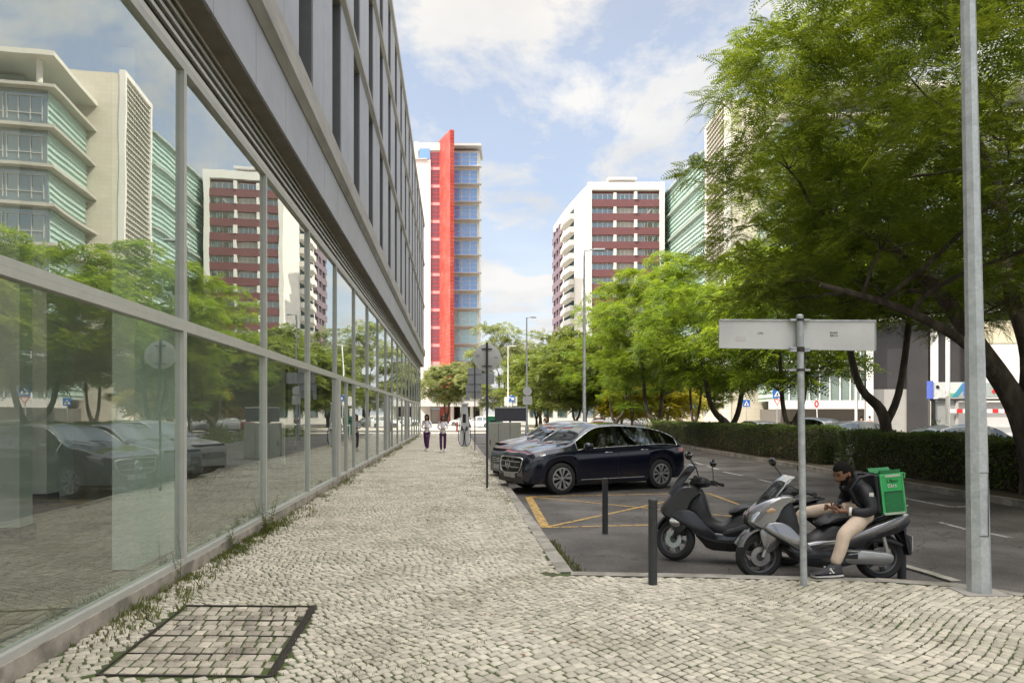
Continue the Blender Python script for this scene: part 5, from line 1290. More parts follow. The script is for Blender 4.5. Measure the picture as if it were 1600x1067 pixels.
    edge = [j for j in range(nw)]+[i*nw+nw-1 for i in range(1,n)]+[(n-1)*nw+j for j in range(nw-2,-1,-1)]+[i*nw for i in range(n-2,0,-1)]
    fs += [(edge[i],k+edge[i],k+edge[(i+1)%len(edge)],edge[(i+1)%len(edge)]) for i in range(len(edge))]
    b.add(vs, fs); b.build('windscreen', M_smoke if sil else mat('tinted_screen', (.012,.012,.014), .12, coat=.6), r, smooth=60)
    pl('inner_body', [(.56,.62),(.46,.86),(.34,.90),(.27,.74),(.22,.56),(.10,.50),(.0,.56),(-.10,.64),(-.30,.62),(-.70,.66),(-.92,.74),(-.86,.60),(-.5,.44),(-.4,.28),(.1,.24),(.36,.32)], .13, M_dark, smooth=2)
    pl('floor_board', [(.40,.33),(.20,.27),(-.28,.27),(-.34,.31),(.18,.32),(.40,.40)], .20, M_dark)
    pl('seat', [(.02,.60),(-.04,.68),(-.16,.735),(-.36,.745),(-.50,.76),(-.58,.82),(-.74,.85),(-.94,.83),(-.98,.79),(-.74,.75),(-.5,.68),(-.2,.62)], .135, M_seat, ins=.035)
    rg_ = MB(); tk = .12 if sil else 0; rg_.tube([(-.78,.13,.77),(-.98+tk,.12,.82),(-1.06+tk,.06,.83),(-1.06+tk,-.06,.83),(-.98+tk,-.12,.82),(-.78,-.13,.77)], .014, 8); rg_.build('grab_rail', M_sil if sil else M_dark, r, smooth=60)
    pl('taillight', [(-.98,.74),(-1.06,.73),(-1.07,.70),(-.98,.68)], .09, M_tl)
    pl('rear_fender', [(-.92,.66),(-1.02,.60),(-1.08,.42),(-1.12,.30),(-1.09,.29),(-1.0,.46),(-.86,.58)], .085, M_dark)
    w_ = mwheel(r, RX, RW, .13)
    pl('engine_cover', [(-.20,.26),(-.26,.34),(-.40,.36),(-.60,.34),(-.74,.32),(-.76,.24),(-.66,.19),(-.42,.20),(-.26,.20)], .055, M_eng, y0=.13)
    pl('engine_block', [(-.10,.26),(-.20,.40),(-.42,.42),(-.50,.30),(-.44,.20),(-.2,.18)], .12, M_dark)
    pl('exhaust', [(-.36,.24),(-.46,.34),(-.82,.40),(-.90,.34),(-.80,.26),(-.50,.20)], .05, M_dark, y0=-.15)
    a = MB(); a.pillow([(-.50,.50),(-.72,.48),(-.86,.42),(-.84,.38),(-.70,.43),(-.50,.44)], .035, .10); a.build('air_filter_box', M_dark, r, smooth=50)
    for s in (1,-1): MB().tube([(-.70,s*.125,.30),(-.62,s*.125,.62)], .022, 8).build('rear_shock', M_eng, r, smooth=50)
    for s in (1,-1):
        MB().tube(crspline([(.31,s*.22,1.0),(.46,s*.17,.98),(.48,s*.10,.88),(.46,s*.07,.72)],4), .006, 5).build('brake_hose', M_dark, r, smooth=60)
        MB().pillow([(-.36,.36),(-.20,.375),(-.18,.35),(-.30,.335)], .045, s*.20).build('footpeg', M_eng if sil else M_dark, r, smooth=60)
    MB().prism([(-.10,.34),(.10,.34),(.10,.50),(-.10,.50)], -1.105+tk, -1.095+tk, 'yz').build('licence_plate', M_plate, r)
    k_ = MB(); k_.tube([(-.12,.10,.2),(-.22,.16,.02),(-.30,.17,.012)], .011, 6); k_.build('side_stand', M_dark, r, smooth=60)
    COL.objects.unlink(st); bpy.data.objects.remove(st)
    return r
pF = Vector(G(1188,904,ROAD)); pR = Vector(G(1370,905,ROAD)); mid = (pF+pR)/2; dd = pF-pR; rzS = math.atan2(dd.y,dd.x)
scS = scooter('parked_scooter', 'silver grey maxi scooter carrying the seated delivery rider beside the sign pole', (mid.x,mid.y,ROAD), rzS, M_sil, 'silver', R(-6))
pF2 = Vector(G(1056,874,ROAD)); rz2 = R(180-14)
mid2 = pF2+Vector((math.cos(rz2+math.pi),math.sin(rz2+math.pi)))*.66
scooter('parked_scooter', 'matt black maxi scooter with tinted screen parked behind the silver one', (mid2.x,mid2.y,ROAD), rz2, M_mblk, 'black', R(30))

# ================================================================ PEOPLE
def skin(name, nodes, edges, root, m, parent, lev=2):
    names = list(nodes); idx = {n:i for i,n in enumerate(names)}
    me = bpy.data.meshes.new(name); me.from_pydata([nodes[n][0] for n in names], [(idx[a],idx[b]) for a,b in edges], []); me.update()
    me.materials.append(m); o = bpy.data.objects.new(name, me); COL.objects.link(o); o.parent = parent
    md = o.modifiers.new('skin','SKIN'); md.use_smooth_shade = True; md.branch_smoothing = .6
    if not me.skin_vertices: 
        bpy.context.view_layer.objects.active = o
    sv = me.skin_vertices[0].data
    for n in names:
        r_ = nodes[n][1]; sv[idx[n]].radius = r_ if isinstance(r_, tuple) else (r_,r_)
        sv[idx[n]].use_root = (n == root)
    s = o.modifiers.new('sub','SUBSURF'); s.levels = lev; s.render_levels = lev
    return o
def hand_chains(nodes, edges, wrist, hand_dir, side_dir, pal_n, sc_=1.0, curl=.6, pre='h'):
    """palm plus five bent fingers rooted in it"""
    W = Vector(nodes[wrist][0]); d = Vector(hand_dir).normalized(); s = Vector(side_dir).normalized(); n = Vector(pal_n).normalized()
    nodes[pre+'palm'] = (W+d*.05*sc_, (.030*sc_,.017*sc_)); edges.append((wrist, pre+'palm'))
    nodes[pre+'kn'] = (W+d*.088*sc_, (.034*sc_,.015*sc_)); edges.append((pre+'palm', pre+'kn'))
    for k,(off,ln) in enumerate(((.030,.068),(.010,.077),(-.010,.072),(-.028,.056))):
        b = W+d*.092*sc_+s*off*sc_; r_ = .0085*sc_
        p1 = b+(d*.9+n*curl*.5)*ln*.45*sc_; p2 = p1+(d*.5+n*curl)*ln*.35*sc_; p3 = p2+(d*.1+n*curl*1.1)*ln*.28*sc_
        prev = pre+'kn'
        for j,(p) in enumerate((b,p1,p2,p3)):
            nm = f'{pre}f{k}{j}'; nodes[nm] = (p, r_*(1-.08*j)); edges.append((prev,nm)); prev = nm
    t0 = W+d*.03*sc_+s*.030*sc_; t1 = t0+(d*.5+s*.8+n*.3)*.035*sc_; t2 = t1+(d*.8+n*.4)*.030*sc_
    nodes[pre+'t0'] = (t0,.011*sc_); nodes[pre+'t1'] = (t1,.0095*sc_); nodes[pre+'t2'] = (t2,.008*sc_)
    edges += [(pre+'palm',pre+'t0'),(pre+'t0',pre+'t1'),(pre+'t1',pre+'t2')]
def head(parent, c, fwd, m_skin, m_hair, hair='short', sc_=1.0, tilt=0, beard=False):
    """sculpted head: skull, jaw, brow, nose, lips, ears; eyes and hair as children. local +x = face"""
    fwd = Vector(fwd).normalized(); up = Vector((0,0,1)); y = up.cross(fwd).normalized(); x = fwd; z = x.cross(y)
    M = Matrix.Translation(c) @ Matrix(((x.x,y.x,z.x,0),(x.y,y.y,z.y,0),(x.z,y.z,z.z,0),(0,0,0,1))) @ Matrix.Scale(sc_,4)
    def surf(th, ph):     # th azimuth from face, ph latitude
        ct, st = math.cos(th), math.sin(th); cp, sp = math.cos(ph), math.sin(ph)
        rx, ry, rz = .098, .076, .118
        X_, Y_, Z_ = rx*ct*cp, ry*st*cp, rz*sp
        if sp < 0:
            k = -sp; Y_ *= 1-.30*k; X_ = X_*(1-.10*k) + .018*k*(1 if ct > 0 else -.4)
        if ct > 0:
            X_ = min(X_, .093)
            f = math.exp(-(Y_/.014)**2)*math.exp(-((Z_+.022)/.020)**2); X_ += .026*f
            X_ += .010*math.exp(-(Y_/.010)**2)*math.exp(-((Z_-.002)/.02)**2)
            for s in (1,-1): X_ -= .012*math.exp(-((Y_-s*.031)/.014)**2)*math.exp(-((Z_-.008)/.012)**2)
            X_ += .006*math.exp(-((Z_-.026)/.008)**2)*math.exp(-(Y_/.045)**4)
            X_ += .007*math.exp(-(Y_/.022)**2)*math.exp(-((Z_+.058)/.007)**2) + .007*math.exp(-(Y_/.020)**2)*math.exp(-((Z_+.070)/.006)**2)
            X_ += .008*math.exp(-(Y_/.02)**2)*math.exp(-((Z_+.098)/.012)**2)
        return (X_, Y_, Z_)
    b = MB(); n, mm = 40, 30; vs = []
    for i in range(mm+1):
        ph = -math.pi/2+math.pi*i/mm
        for j in range(n): vs.append(surf(2*math.pi*j/n-math.pi, ph))
    b.add(vs, [(i*n+j,i*n+(j+1)%n,(i+1)*n+(j+1)%n,(i+1)*n+j) for i in range(mm) for j in range(n)], M)
    for s in (1,-1): b.ball((-.005,s*.076,-.005), (.018,.008,.030), 10, 8, M)
    ho = b.build('head', m_skin, parent, smooth=80)
    e = MB()
    for s in (1,-1): e.ball((.080,s*.031,.008), (.010,.012,.009), 10, 8, M)
    e.build('eyes', mat('eye_dark', (.03,.02,.015), .2), ho, smooth=80)
    br = MB()
    for s in (1,-1): br.tube([(.089,s*.016,.026),(.090,s*.032,.031),(.080,s*.048,.026)], .004, 5, xf=M)
    br.build('eyebrows', m_hair, ho, smooth=80)
    lp = MB(); lp.tube([(.086,-.020,-.064),(.099,0,-.063),(.086,.020,-.064)], .004, 5, xf=M); lp.build('lips', mat('lips', (.30,.11,.09), .5), ho)
    h = MB(); vs = []; rd = random.Random(3)
    for i in range(mm+1):
        ph = -math.pi/2+math.pi*i/mm
        for j in range(n):
            th = 2*math.pi*j/n-math.pi; p = Vector(surf(th, ph)); cov = False
            lim = (.050-.0*abs(p.y)) if math.cos(th) > .55 else (.02 if math.cos(th) > .1 else -.055)
            cov = p.z > lim
            vs.append(tuple(p*(1.07+rd.uniform(0,.02)+(.06 if hair == 'long' else 0)) if cov else p*.97))
    h.add(vs, [(i*n+j,i*n+(j+1)%n,(i+1)*n+(j+1)%n,(i+1)*n+j) for i in range(mm) for j in range(n)], M)
    if hair == 'long':
        h.pillow([(-.02,.10),(-.10,.06),(-.13,-.06),(-.15,-.20),(-.13,-.33),(-.07,-.34),(-.04,-.2),(-.02,-.08),(.02,.04)], .085, 0, xf=M)
        for s in (1,-1): h.pillow([(.03,.08),(-.04,.06),(-.08,-.1),(-.08,-.26),(-.03,-.27),(.02,-.15),(.045,-.03)], .022, s*.080, xf=M)
    h.build('hair', m_hair, ho, smooth=80)
    if beard:
        bd_ = MB(); vs = []
        for i in range(mm+1):
            ph = -math.pi/2+math.pi*i/mm
            for j in range(n):
                th = 2*math.pi*j/n-math.pi; p = Vector(surf(th, ph)); cv = (p.z < -.045 and math.cos(th) > -.1 and not (abs(p.y) < .02 and -.075 < p.z < -.055)) or (p.z < -.02 and -.1 < math.cos(th) < .35)
                vs.append(tuple(p*(1.02 if cv else .96)))
        bd_.add(vs, [(i*n+j,i*n+(j+1)%n,(i+1)*n+(j+1)%n,(i+1)*n+j) for i in range(mm) for j in range(n)], M); bd_.build('beard', m_hair, ho, smooth=80)
    return ho
M_skinb = mat('brown_skin', (.20,.095,.055), .5, var=.08, vscale=20); M_skin2 = mat('tan_skin', (.36,.20,.14), .5, var=.06)
M_hairb = mat('black_hair', (.008,.007,.006), .9, spec=.15, var=.3, vscale=60, stretch=(1,1,.1)); M_hairbr = mat('dark_brown_hair', (.035,.02,.012), .5, var=.3, vscale=60)
M_jack = mat('black_jacket', (.010,.011,.015), .62, var=.3, vscale=9, bump=1.0, bscale=11); M_kh = mat('khaki_cotton', (.54,.43,.33), .85, var=.08, vscale=8, bump=1.0, bscale=14)
M_shoe = mat('dark_shoe', (.03,.03,.035), .7); M_sole = mat('white_sole', (.65,.64,.6), .6)
M_coat = mat('white_coat', (.80,.79,.83), .8, var=.05, bump=.5, bscale=12); M_purp = mat('purple_trousers', (.085,.022,.09), .8, var=.12, bump=.5, bscale=14)
# ---- delivery rider, in the scooter's own frame (x forward, y left = towards the camera)
RT = Matrix.Translation((mid.x,mid.y,ROAD)) @ Matrix.Rotation(rzS,4,'Z')
rider = E('person', 'delivery rider in black jacket and beige trousers sitting on the silver scooter', 'person', (mid.x,mid.y,ROAD), rzS)
def V3(*a): return Vector(a)
hip = V3(-.52,.0,.76); che = V3(-.46,.01,1.00); nk = V3(-.36,.02,1.15); hd = V3(-.25,.05,1.165)
jn = {'hip':(V3(-.52,0,.77),(.165,.15)),'wa':(V3(-.51,0,.88),(.165,.135)),'ch':(che,(.180,.145)),'sh':(V3(-.42,.01,1.10),(.135,.11)),'nk':(V3(-.365,.015,1.165),(.082,.082)),
      'ls':(V3(-.43,.19,1.05),.088),'le':(V3(-.46,.29,.80),.070),'lm':(V3(-.36,.27,.775),.060),'lw':(V3(-.255,.22,.785),.046),
      'rs':(V3(-.43,-.17,1.06),.085),'re':(V3(-.38,-.26,.83),.066),'rw':(V3(-.22,-.06,.80),.046)}
def sq(d):
    for k_ in d:
        p, r_ = d[k_]
        if p.z > .77: d[k_] = (Vector((p.x,p.y,.77+(p.z-.77)*.84)), r_)
sq(jn)
je = [('hip','wa'),('wa','ch'),('ch','sh'),('sh','nk'),('sh','ls'),('ls','le'),('le','lm'),('lm','lw'),('sh','rs'),('rs','re'),('re','rw')]
bn = {'hip':(V3(-.50,0,.77),(.10,.08)),'ch':(che,(.09,.07)),'nk0':(V3(-.38,.012,1.14),.05),'nk':(V3(-.31,.03,1.19),.052),
      'le':(V3(-.45,.28,.80),.030),'ls':(V3(-.43,.17,1.05),.040),'lw':(V3(-.225,.205,.786),.025),'re':(V3(-.38,-.25,.83),.030),'rs':(V3(-.43,-.15,1.06),.040),'rw':(V3(-.19,-.04,.80),.025),
      'lh':(V3(-.42,.12,.74),.05),'lk':(V3(-.10,.40,.57),.04),'la':(V3(.035,.46,.25),.034),'rh':(V3(-.40,-.12,.76),.05),'rk':(V3(.10,-.25,.70),.04),'ra':(V3(.13,-.20,.40),.034)}
sq(bn)
be = [('hip','ch'),('ch','nk0'),('nk0','nk'),('nk0','ls'),('ls','le'),('le','lw'),('nk0','rs'),('rs','re'),('re','rw'),('hip','lh'),('lh','lk'),('lk','la'),('hip','rh'),('rh','rk'),('rk','ra')]
hand_chains(bn, be, 'lw', (1,-.25,.05), (0,-.2,1), (.1,-1,0), 1.0, .7, 'L'); hand_chains(bn, be, 'rw', (1,.25,.05), (0,.2,1), (.1,1,0), 1.0, .7, 'Q')
bo = skin('body', bn, be, 'hip', M_skinb, rider, 2)
skin('jacket', jn, je, 'hip', M_jack, rider, 2)
tn = {'hp':(V3(-.51,0,.745),(.158,.12)),'lh':(V3(-.42,.13,.73),.105),'lt':(V3(-.29,.27,.65),.092),'lk':(V3(-.10,.395,.57),.076),'lc':(V3(-.045,.44,.41),.066),'la':(V3(.035,.465,.255),.057),
      'rh':(V3(-.38,-.12,.75),.10),'rt':(V3(-.14,-.20,.74),.086),'rk':(V3(.10,-.25,.70),.070),'rc':(V3(.12,-.22,.55),.060),'ra':(V3(.13,-.20,.41),.054)}
te = [('hp','lh'),('lh','lt'),('lt','lk'),('lk','lc'),('lc','la'),('hp','rh'),('rh','rt'),('rt','rk'),('rk','rc'),('rc','ra')]
skin('trousers', tn, te, 'hp', M_kh, rider, 2)
def shoe(parent, at, d, sc_=1.0, m=M_shoe, tilt=0, badge=True):
    a = math.atan2(d[1],d[0]); M = Matrix.Translation(at) @ Matrix.Rotation(a,4,'Z') @ Matrix.Rotation(tilt,4,'Y') @ Matrix.Scale(sc_,4)
    b = MB(); b.pillow([(-.085,.025),(-.09,.075),(-.075,.125),(-.02,.125),(.03,.095),(.10,.070),(.165,.050),(.19,.026)], .046, 0, smooth=4, xf=M); o = b.build('shoe', m, parent, smooth=60)
    s_ = MB(); s_.pillow([(-.095,.004),(-.10,.030),(-.03,.028),(.06,.026),(.18,.034),(.20,.020),(.17,.002),(.05,.002)], .048, 0, smooth=3, xf=M); s_.build('sole', M_sole, o, smooth=60)
    if badge:
        for y_ in (1,-1):
            q = MB()
            for dx in (0,.035): q.add([(.0+dx,y_*.0465,.045),(.018+dx,y_*.0465,.045),(.012+dx,y_*.044,.095),(-.006+dx,y_*.044,.095)],[(0,1,2,3)],M)
            q.add([(.050,y_*.0470,.093),(.034,y_*.0470,.093),(.003,y_*.0475,.047),(.019,y_*.0475,.047)],[(0,1,2,3)],M); q.build('side_badge', M_sole, o)
    return o
shoe(rider, (.065,.475,.136), (1,.2), 1.12)
shoe(rider, (.15,-.19,.32), (1,-.1), 1.05, badge=False)
head(rider, hd+V3(.0,0,.02), (1,.30,-.42), M_skinb, M_hairb, 'short', 1.10, beard=True)
cf = MB(); cf.tube([(-.262,.224,.784),(-.238,.212,.786)], .047, 12); cf.build('cuff', M_sole, rider, smooth=50)
MB().box((-.465,.275,.955),(-.42,.287,.995)).build('sleeve_badge', M_sole, rider)
cl_ = MB(); cl_.tube([(-.40,.01,1.075),(-.335,.025,1.13)], [.095,.078], 12); cl_.build('collar', M_jack, rider, smooth=50)
# insulated delivery backpack
M_gb = mat('green_bag', (.035,.42,.11), .5, var=.08, bump=.4, bscale=9); M_gd = mat('green_mesh_pocket', (.018,.17,.055), .75, var=.2, vscale=40); M_bagt = mat('bag_trim', (.42,.50,.38), .6)
bag = E('delivery_backpack', 'bright green square delivery backpack worn by the scooter rider', 'backpack', tuple(RT @ V3(-.62,.03,.745)), rzS+R(-4))
t = R(6)
bb = MB(); Mx = Matrix.Rotation(t,4,'Y'); bb.box((-.235,-.12,0),(0,.19,.445),Mx)
bb.build('bag_body', M_gb, bag, bevel=.018)
MB().box((.0,-.18,.02),(.05,.18,.44),Mx).build('back_padding', M_jack, bag, bevel=.02)
M_pip = mat('pale_green_piping', (.10,.48,.18), .5)
for s in (1,):
    MB().box((-.215,s*.1905,.03),(-.03,s*.197,.245),Mx).build('mesh_pocket', M_gd, bag)
    MB().box((-.215,s*.1975,.242),(-.03,s*.199,.252),Mx).build('pocket_hem', M_jack, bag)
    MB().box((-.21,s*.1905,.405),(-.05,s*.1975,.43),Mx).build('reflective_strip', M_bagt, bag)
    MB().box((-.225,s*.1905,.0),(-.01,s*.196,.026),Mx).build('base_piping', M_bagt, bag)
    for xx in (-.232,-.006): MB().tube([tuple(Mx @ Vector((xx,s*.188,.01))), tuple(Mx @ Vector((xx,s*.188,.445)))], .008, 6).build('edge_piping', M_pip, bag)
tp_ = MB(); tp_.pillow([(-.23,.44),(-.21,.46),(-.12,.453),(-.03,.465),(0,.445)], .15, .035, xf=Mx); tp_.build('top_flap', M_gd, bag, smooth=50)
for s in (1,-1):
    MB().tube([tuple(Mx @ Vector((.02,s*.12,.42))),(.12,s*.13,.43),(.24,s*.14,.40),(.33,s*.14,.27),(.26,s*.17,.10),(.08,s*.14,.04)], .018, 6).build('shoulder_strap', M_jack, bag, smooth=60)
MB().tube([tuple(Mx @ Vector((-.22,.17,.44))),tuple(Mx @ Vector((-.27,.17,.43))),tuple(Mx @ Vector((-.26,.17,.38)))], .008, 6).build('side_loop', M_pip, bag)
text_mesh('Uber', .060, 'logo_text', mat('logo_black',(.012,.04,.02),.6), bag, tuple(Mx @ Vector((-.125,.1985,.362))), (R(90),R(-6),math.pi), .0012)
text_mesh('Eats', .060, 'logo_text', M_sole, bag, tuple(Mx @ Vector((-.115,.1985,.312))), (R(90),R(-6),math.pi), .0012)
# ---- two women in white coats walking towards the camera
def walker(label, px, py, h, fwd, hair, m_hair, seed, lead):
    x, y = G(px, py); k = h/1.68; r = E('person', label, 'person', (x,y,0), fwd)
    def v(*a): return Vector(a)*k
    s = lead
    nodes = {'hip':(v(0,0,.90),(.12*k,.085*k)),'ch':(v(.01,0,1.22),(.115*k,.08*k)),'nk0':(v(0,0,1.38),.045*k),'nk':(v(.01,0,1.45),.042*k)}
    ed = [('hip','ch'),('ch','nk0'),('nk0','nk')]
    for sd_,nm in ((1,'L'),(-1,'R')):
        st = s*sd_*.16
        nodes.update({nm+'s':(v(0,sd_*.15,1.34),.045*k),nm+'e':(v(.02,sd_*.21,1.10),.035*k),nm+'w':(v(.20,sd_*.06,1.06+sd_*.02),.024*k),nm+'h':(v(0,sd_*.085,.86),.07*k),nm+'k':(v(.05+st*.5,sd_*.085,.48),.048*k),nm+'a':(v(st,sd_*.075,.08+.03*(st<0)),.034*k)})
        ed += [('nk0',nm+'s'),(nm+'s',nm+'e'),(nm+'e',nm+'w'),('hip',nm+'h'),(nm+'h',nm+'k'),(nm+'k',nm+'a')]
        hand_chains(nodes, ed, nm+'w', (.25,-sd_,.0), (0,0,1), (-1,0,0), k*.9, .5, nm+'q')
    skin('body', nodes, ed, 'hip', M_skin2, r, 1)
    c = {'hm':(v(0,0,.80),(.175*k,.125*k)),'hip':(v(0,0,.95),(.16*k,.115*k)),'wa':(v(0,0,1.10),(.135*k,.10*k)),'ch':(v(.01,0,1.26),(.145*k,.105*k)),'sh':(v(0,0,1.36),(.10*k,.07*k))}; ce = [('hm','hip'),('hip','wa'),('wa','ch'),('ch','sh')]
    for sd_,nm in ((1,'L'),(-1,'R')):
        c.update({nm+'s':(v(0,sd_*.16,1.34),.062*k),nm+'e':(v(.03,sd_*.225,1.10),.052*k),nm+'w':(v(.18,sd_*.08,1.06+sd_*.02),.040*k)}); ce += [('sh',nm+'s'),(nm+'s',nm+'e'),(nm+'e',nm+'w')]
    skin('coat', c, ce, 'wa', M_coat, r, 2)
    tn = {'hp':(v(0,0,.86),(.13*k,.09*k))}; te = []
    for sd_,nm in ((1,'L'),(-1,'R')):
        st = s*sd_*.16; tn.update({nm+'h':(v(0,sd_*.09,.80),.085*k),nm+'k':(v(.05+st*.5,sd_*.09,.48),.072*k),nm+'a':(v(st,sd_*.08,.12+.03*(st<0)),.064*k)}); te += [('hp',nm+'h'),(nm+'h',nm+'k'),(nm+'k',nm+'a')]
        shoe(r, v(st,sd_*.08,.0+.025*(st<0)), (1,sd_*.15), .95*k, mat('white_clog',(.62,.62,.6),.6), badge=False, tilt=(.15 if st < 0 else 0))
    skin('trousers', tn, te, 'hp', M_purp, r, 2)
    head(r, v(.02,0,1.565), (1,.0,-.12), M_skin2, m_hair, hair, .98*k)
    return r
walker('woman in white coat and purple trousers with long black hair, left of the walking pair', 667, 704, 1.72, R(-100), 'long', M_hairb, 1, 1)
walker('woman in white coat and purple trousers with brown wavy hair, right of the walking pair', 692, 706, 1.68, R(-84), 'long', M_hairbr, 2, -1)
def bystander(label, px, y, h, top, leg, rz, grp='people far away near the crossing'):
    x = AT(px, y); r = E('person', label, 'person', (x,y,-.1), rz, grp); k = h/1.7
    def v(*a): return Vector(a)*k
    n = {'hip':(v(0,0,.92),(.13*k,.09*k)),'ch':(v(0,0,1.28),(.15*k,.10*k)),'nk':(v(0,0,1.46),.05*k),'hd':(v(.01,0,1.60),(.085*k,.10*k)),'Ls':(v(0,.17,1.38),.06*k),'Le':(v(-.02,.23,1.1),.045*k),'Lw':(v(.08,.2,.88),.035*k),'Rs':(v(0,-.17,1.38),.06*k),'Re':(v(-.02,-.23,1.1),.045*k),'Rw':(v(.08,-.2,.88),.035*k)}
    skin('body', {a:n[a] for a in n}, [('hip','ch'),('ch','nk'),('nk','hd'),('ch','Ls'),('Ls','Le'),('Le','Lw'),('ch','Rs'),('Rs','Re'),('Re','Rw')], 'hip', M_skin2, r, 1)
    n2 = {a:(n[a][0],tuple(q*1.12 for q in n[a][1]) if isinstance(n[a][1],tuple) else n[a][1]*1.15) for a in ('hip','ch','Ls','Le','Rs','Re')}
    skin('shirt', n2, [('hip','ch'),('ch','Ls'),('Ls','Le'),('ch','Rs'),('Rs','Re')], 'hip', top, r, 1)
    skin('trousers', {'hp':(v(0,0,.9),(.13*k,.1*k)),'L':(v(.02,.09,.5),.075*k),'La':(v(.05,.09,.06),.06*k),'R':(v(-.02,-.09,.5),.075*k),'Ra':(v(-.06,-.09,.06),.06*k)}, [('hp','L'),('L','La'),('hp','R'),('R','Ra')], 'hp', leg, r, 1)
    MB().ball(v(-.01,0,1.63), (.095*k,.085*k,.09*k)).build('hair', M_hairb, r, smooth=60)
bystander('far person in a blue shirt standing past the left hedge', 1063, 62, 1.75, mat('blue_shirt',(.08,.14,.30),.8), M_jack, R(-90))
bystander('far person in dark clothes between the two slim lamp posts', 853, 66, 1.78, M_jack, M_jack, R(-60))
bystander('person in an orange top by the white column of the dark pavilion', 1346, 46, 1.7, mat('orange_top',(.55,.28,.12),.8), M_jack, R(-90))
bystander('person in a white shirt beside the one in the orange top', 1359, 47, 1.72, M_coat, M_jack, R(-90))
# ================================================================ STREET FURNITURE
def circle(r, n=40): return [(r*math.cos(2*math.pi*i/n), r*math.sin(2*math.pi*i/n)) for i in range(n)]
# big galvanised lamp post, octagonal, right foreground
x, y = G(1530,925); lp = E('lamp_post', 'thick octagonal galvanised lamp post rising out of the frame at the right', 'lamp post', (x,y,0))
def octo(b, z0, z1, r0, r1, cx0, cx1):
    vs = [(cx0+r0*math.cos(R(22.5+45*i)), r0*math.sin(R(22.5+45*i)), z0) for i in range(8)]+[(cx1+r1*math.cos(R(22.5+45*i)), r1*math.sin(R(22.5+45*i)), z1) for i in range(8)]
    b.add(vs, [tuple(range(7,-1,-1)), tuple(range(8,16))]+[(i,(i+1)%8,8+(i+1)%8,8+i) for i in range(8)])
M_galv2 = mat('lamp_galvanised', (.50,.53,.54), .45, .35, var=.14, vscale=30, bump=.12, bscale=150, col2=(.42,.445,.455), c2scale=7)
b = MB(); octo(b,-.02,2.45,.104,.083,0,-.045); octo(b,2.45,10,.078,.045,-.045,-.19); b.build('pole', M_galv2, lp)
MB().tube([(-.19,0,9.98),(-.3,0,10.2),(-1.6,.3,10.35)], .03).build('arm', M_galv2, lp)
MB().box((-2.2,.2,10.28),(-1.5,.5,10.38)).build('lamp_head', M_galv2, lp, bevel=.02)
d = MB(); d.box((.02,-.0965,.55),(.025,-.094,1.15)); d.box((-.06,-.0965,1.15),(.025,-.094,1.156)); d.box((-.06,-.0975,.55),(.025,-.095,.556)); d.build('access_door_seam', M_dark, lp)
MB().prism([(-.21,-.16),(.19,-.16),(.21,.16),(-.19,.18)], -.02, .008, 'xy').build('footing', M_conc, lp)
# sign pole with the back of a wide sign
x, y = G(1256,914); sp = E('sign_post', 'galvanised pole carrying the blank back of a wide white street sign', 'sign', (x,y,0))
k = y/F; ztop = HZ(496,y)
MB().tube([(0,0,-.02),(-.04,0,ztop)], .033, 16).build('pole', M_galv, sp, smooth=50)
MB().lathe([(.001,0),(.034,0),(.034,.02),(.02,.03),(.001,.03)], 14, 'z', (-.04,0,ztop)).build('cap', M_galv, sp, smooth=50)
xl, xr = (1126-1256)*k, (1372-1256)*k; zl0, zl1 = HZ(543,y), HZ(498,y); zr0, zr1 = HZ(547.5,y), HZ(499.5,y)
b = MB(); Yf, Yb = .045, .065
b.add([(xl,Yf,zl0),(xr,Yf,zr0),(xr,Yf,zr1),(xl,Yf,zl1),(xl,Yb,zl0),(xr,Yb,zr0),(xr,Yb,zr1),(xl,Yb,zl1)],[(0,1,2,3),(7,6,5,4),(0,4,5,1),(1,5,6,2),(2,6,7,3),(3,7,4,0)])
sg = b.build('sign_panel', M_signback, sp)
rim = MB(); rim.add([(xl,.034,zl1-.012),(xr,.034,zr1-.012),(xr,.034,zr1+.002),(xl,.034,zl1+.002),(xl,.044,zl1-.012),(xr,.044,zr1-.012),(xr,.044,zr1+.002),(xl,.044,zl1+.002)],[(0,1,2,3),(7,6,5,4),(0,4,5,1),(1,5,6,2),(2,6,7,3),(3,7,4,0)]); rim.build('top_rail', M_galv, sg)
MB().box((xr-.006,.035,zr0),(xr,.044,zr1-.014)).build('edge', M_galv, sg)
ML = mat('small_print', (.05,.05,.05), .6)
text_mesh('CML', .030, 'lettering', ML, sg, ((1191-1256)*k,.044,HZ(520,y)), (R(90),0,0))
text_mesh('EX300\n2001-A', .028, 'lettering', ML, sg, ((1306-1256)*k,.044,HZ(521.5,y)), (R(90),0,0))
MB().box(((1152-1256)*k,.0425,HZ(532,y)),((1167-1256)*k,.0445,HZ(525,y))).build('sticker_residue', mat('sticker_residue', (.50,.48,.45), .7), sg)
for py,wd in ((500,.20),(544,.20),(548,.20),(578,.21)):
    z = HZ(py,y); b = MB(); b.box((-.04-wd*.5,-.012 if py != 578 else .0,z-.010),(-.04+wd*.5,.033,z+.010)); b.build('clamp_bar', M_galv, sp, bevel=.002)
    b = MB(); b.lathe([(.034,-.012),(.041,-.012),(.041,.012),(.034,.012)], 16, 'z', (-.04*(z/ztop),0,z), closed=True); b.build('clamp_ring', M_rust, sp)
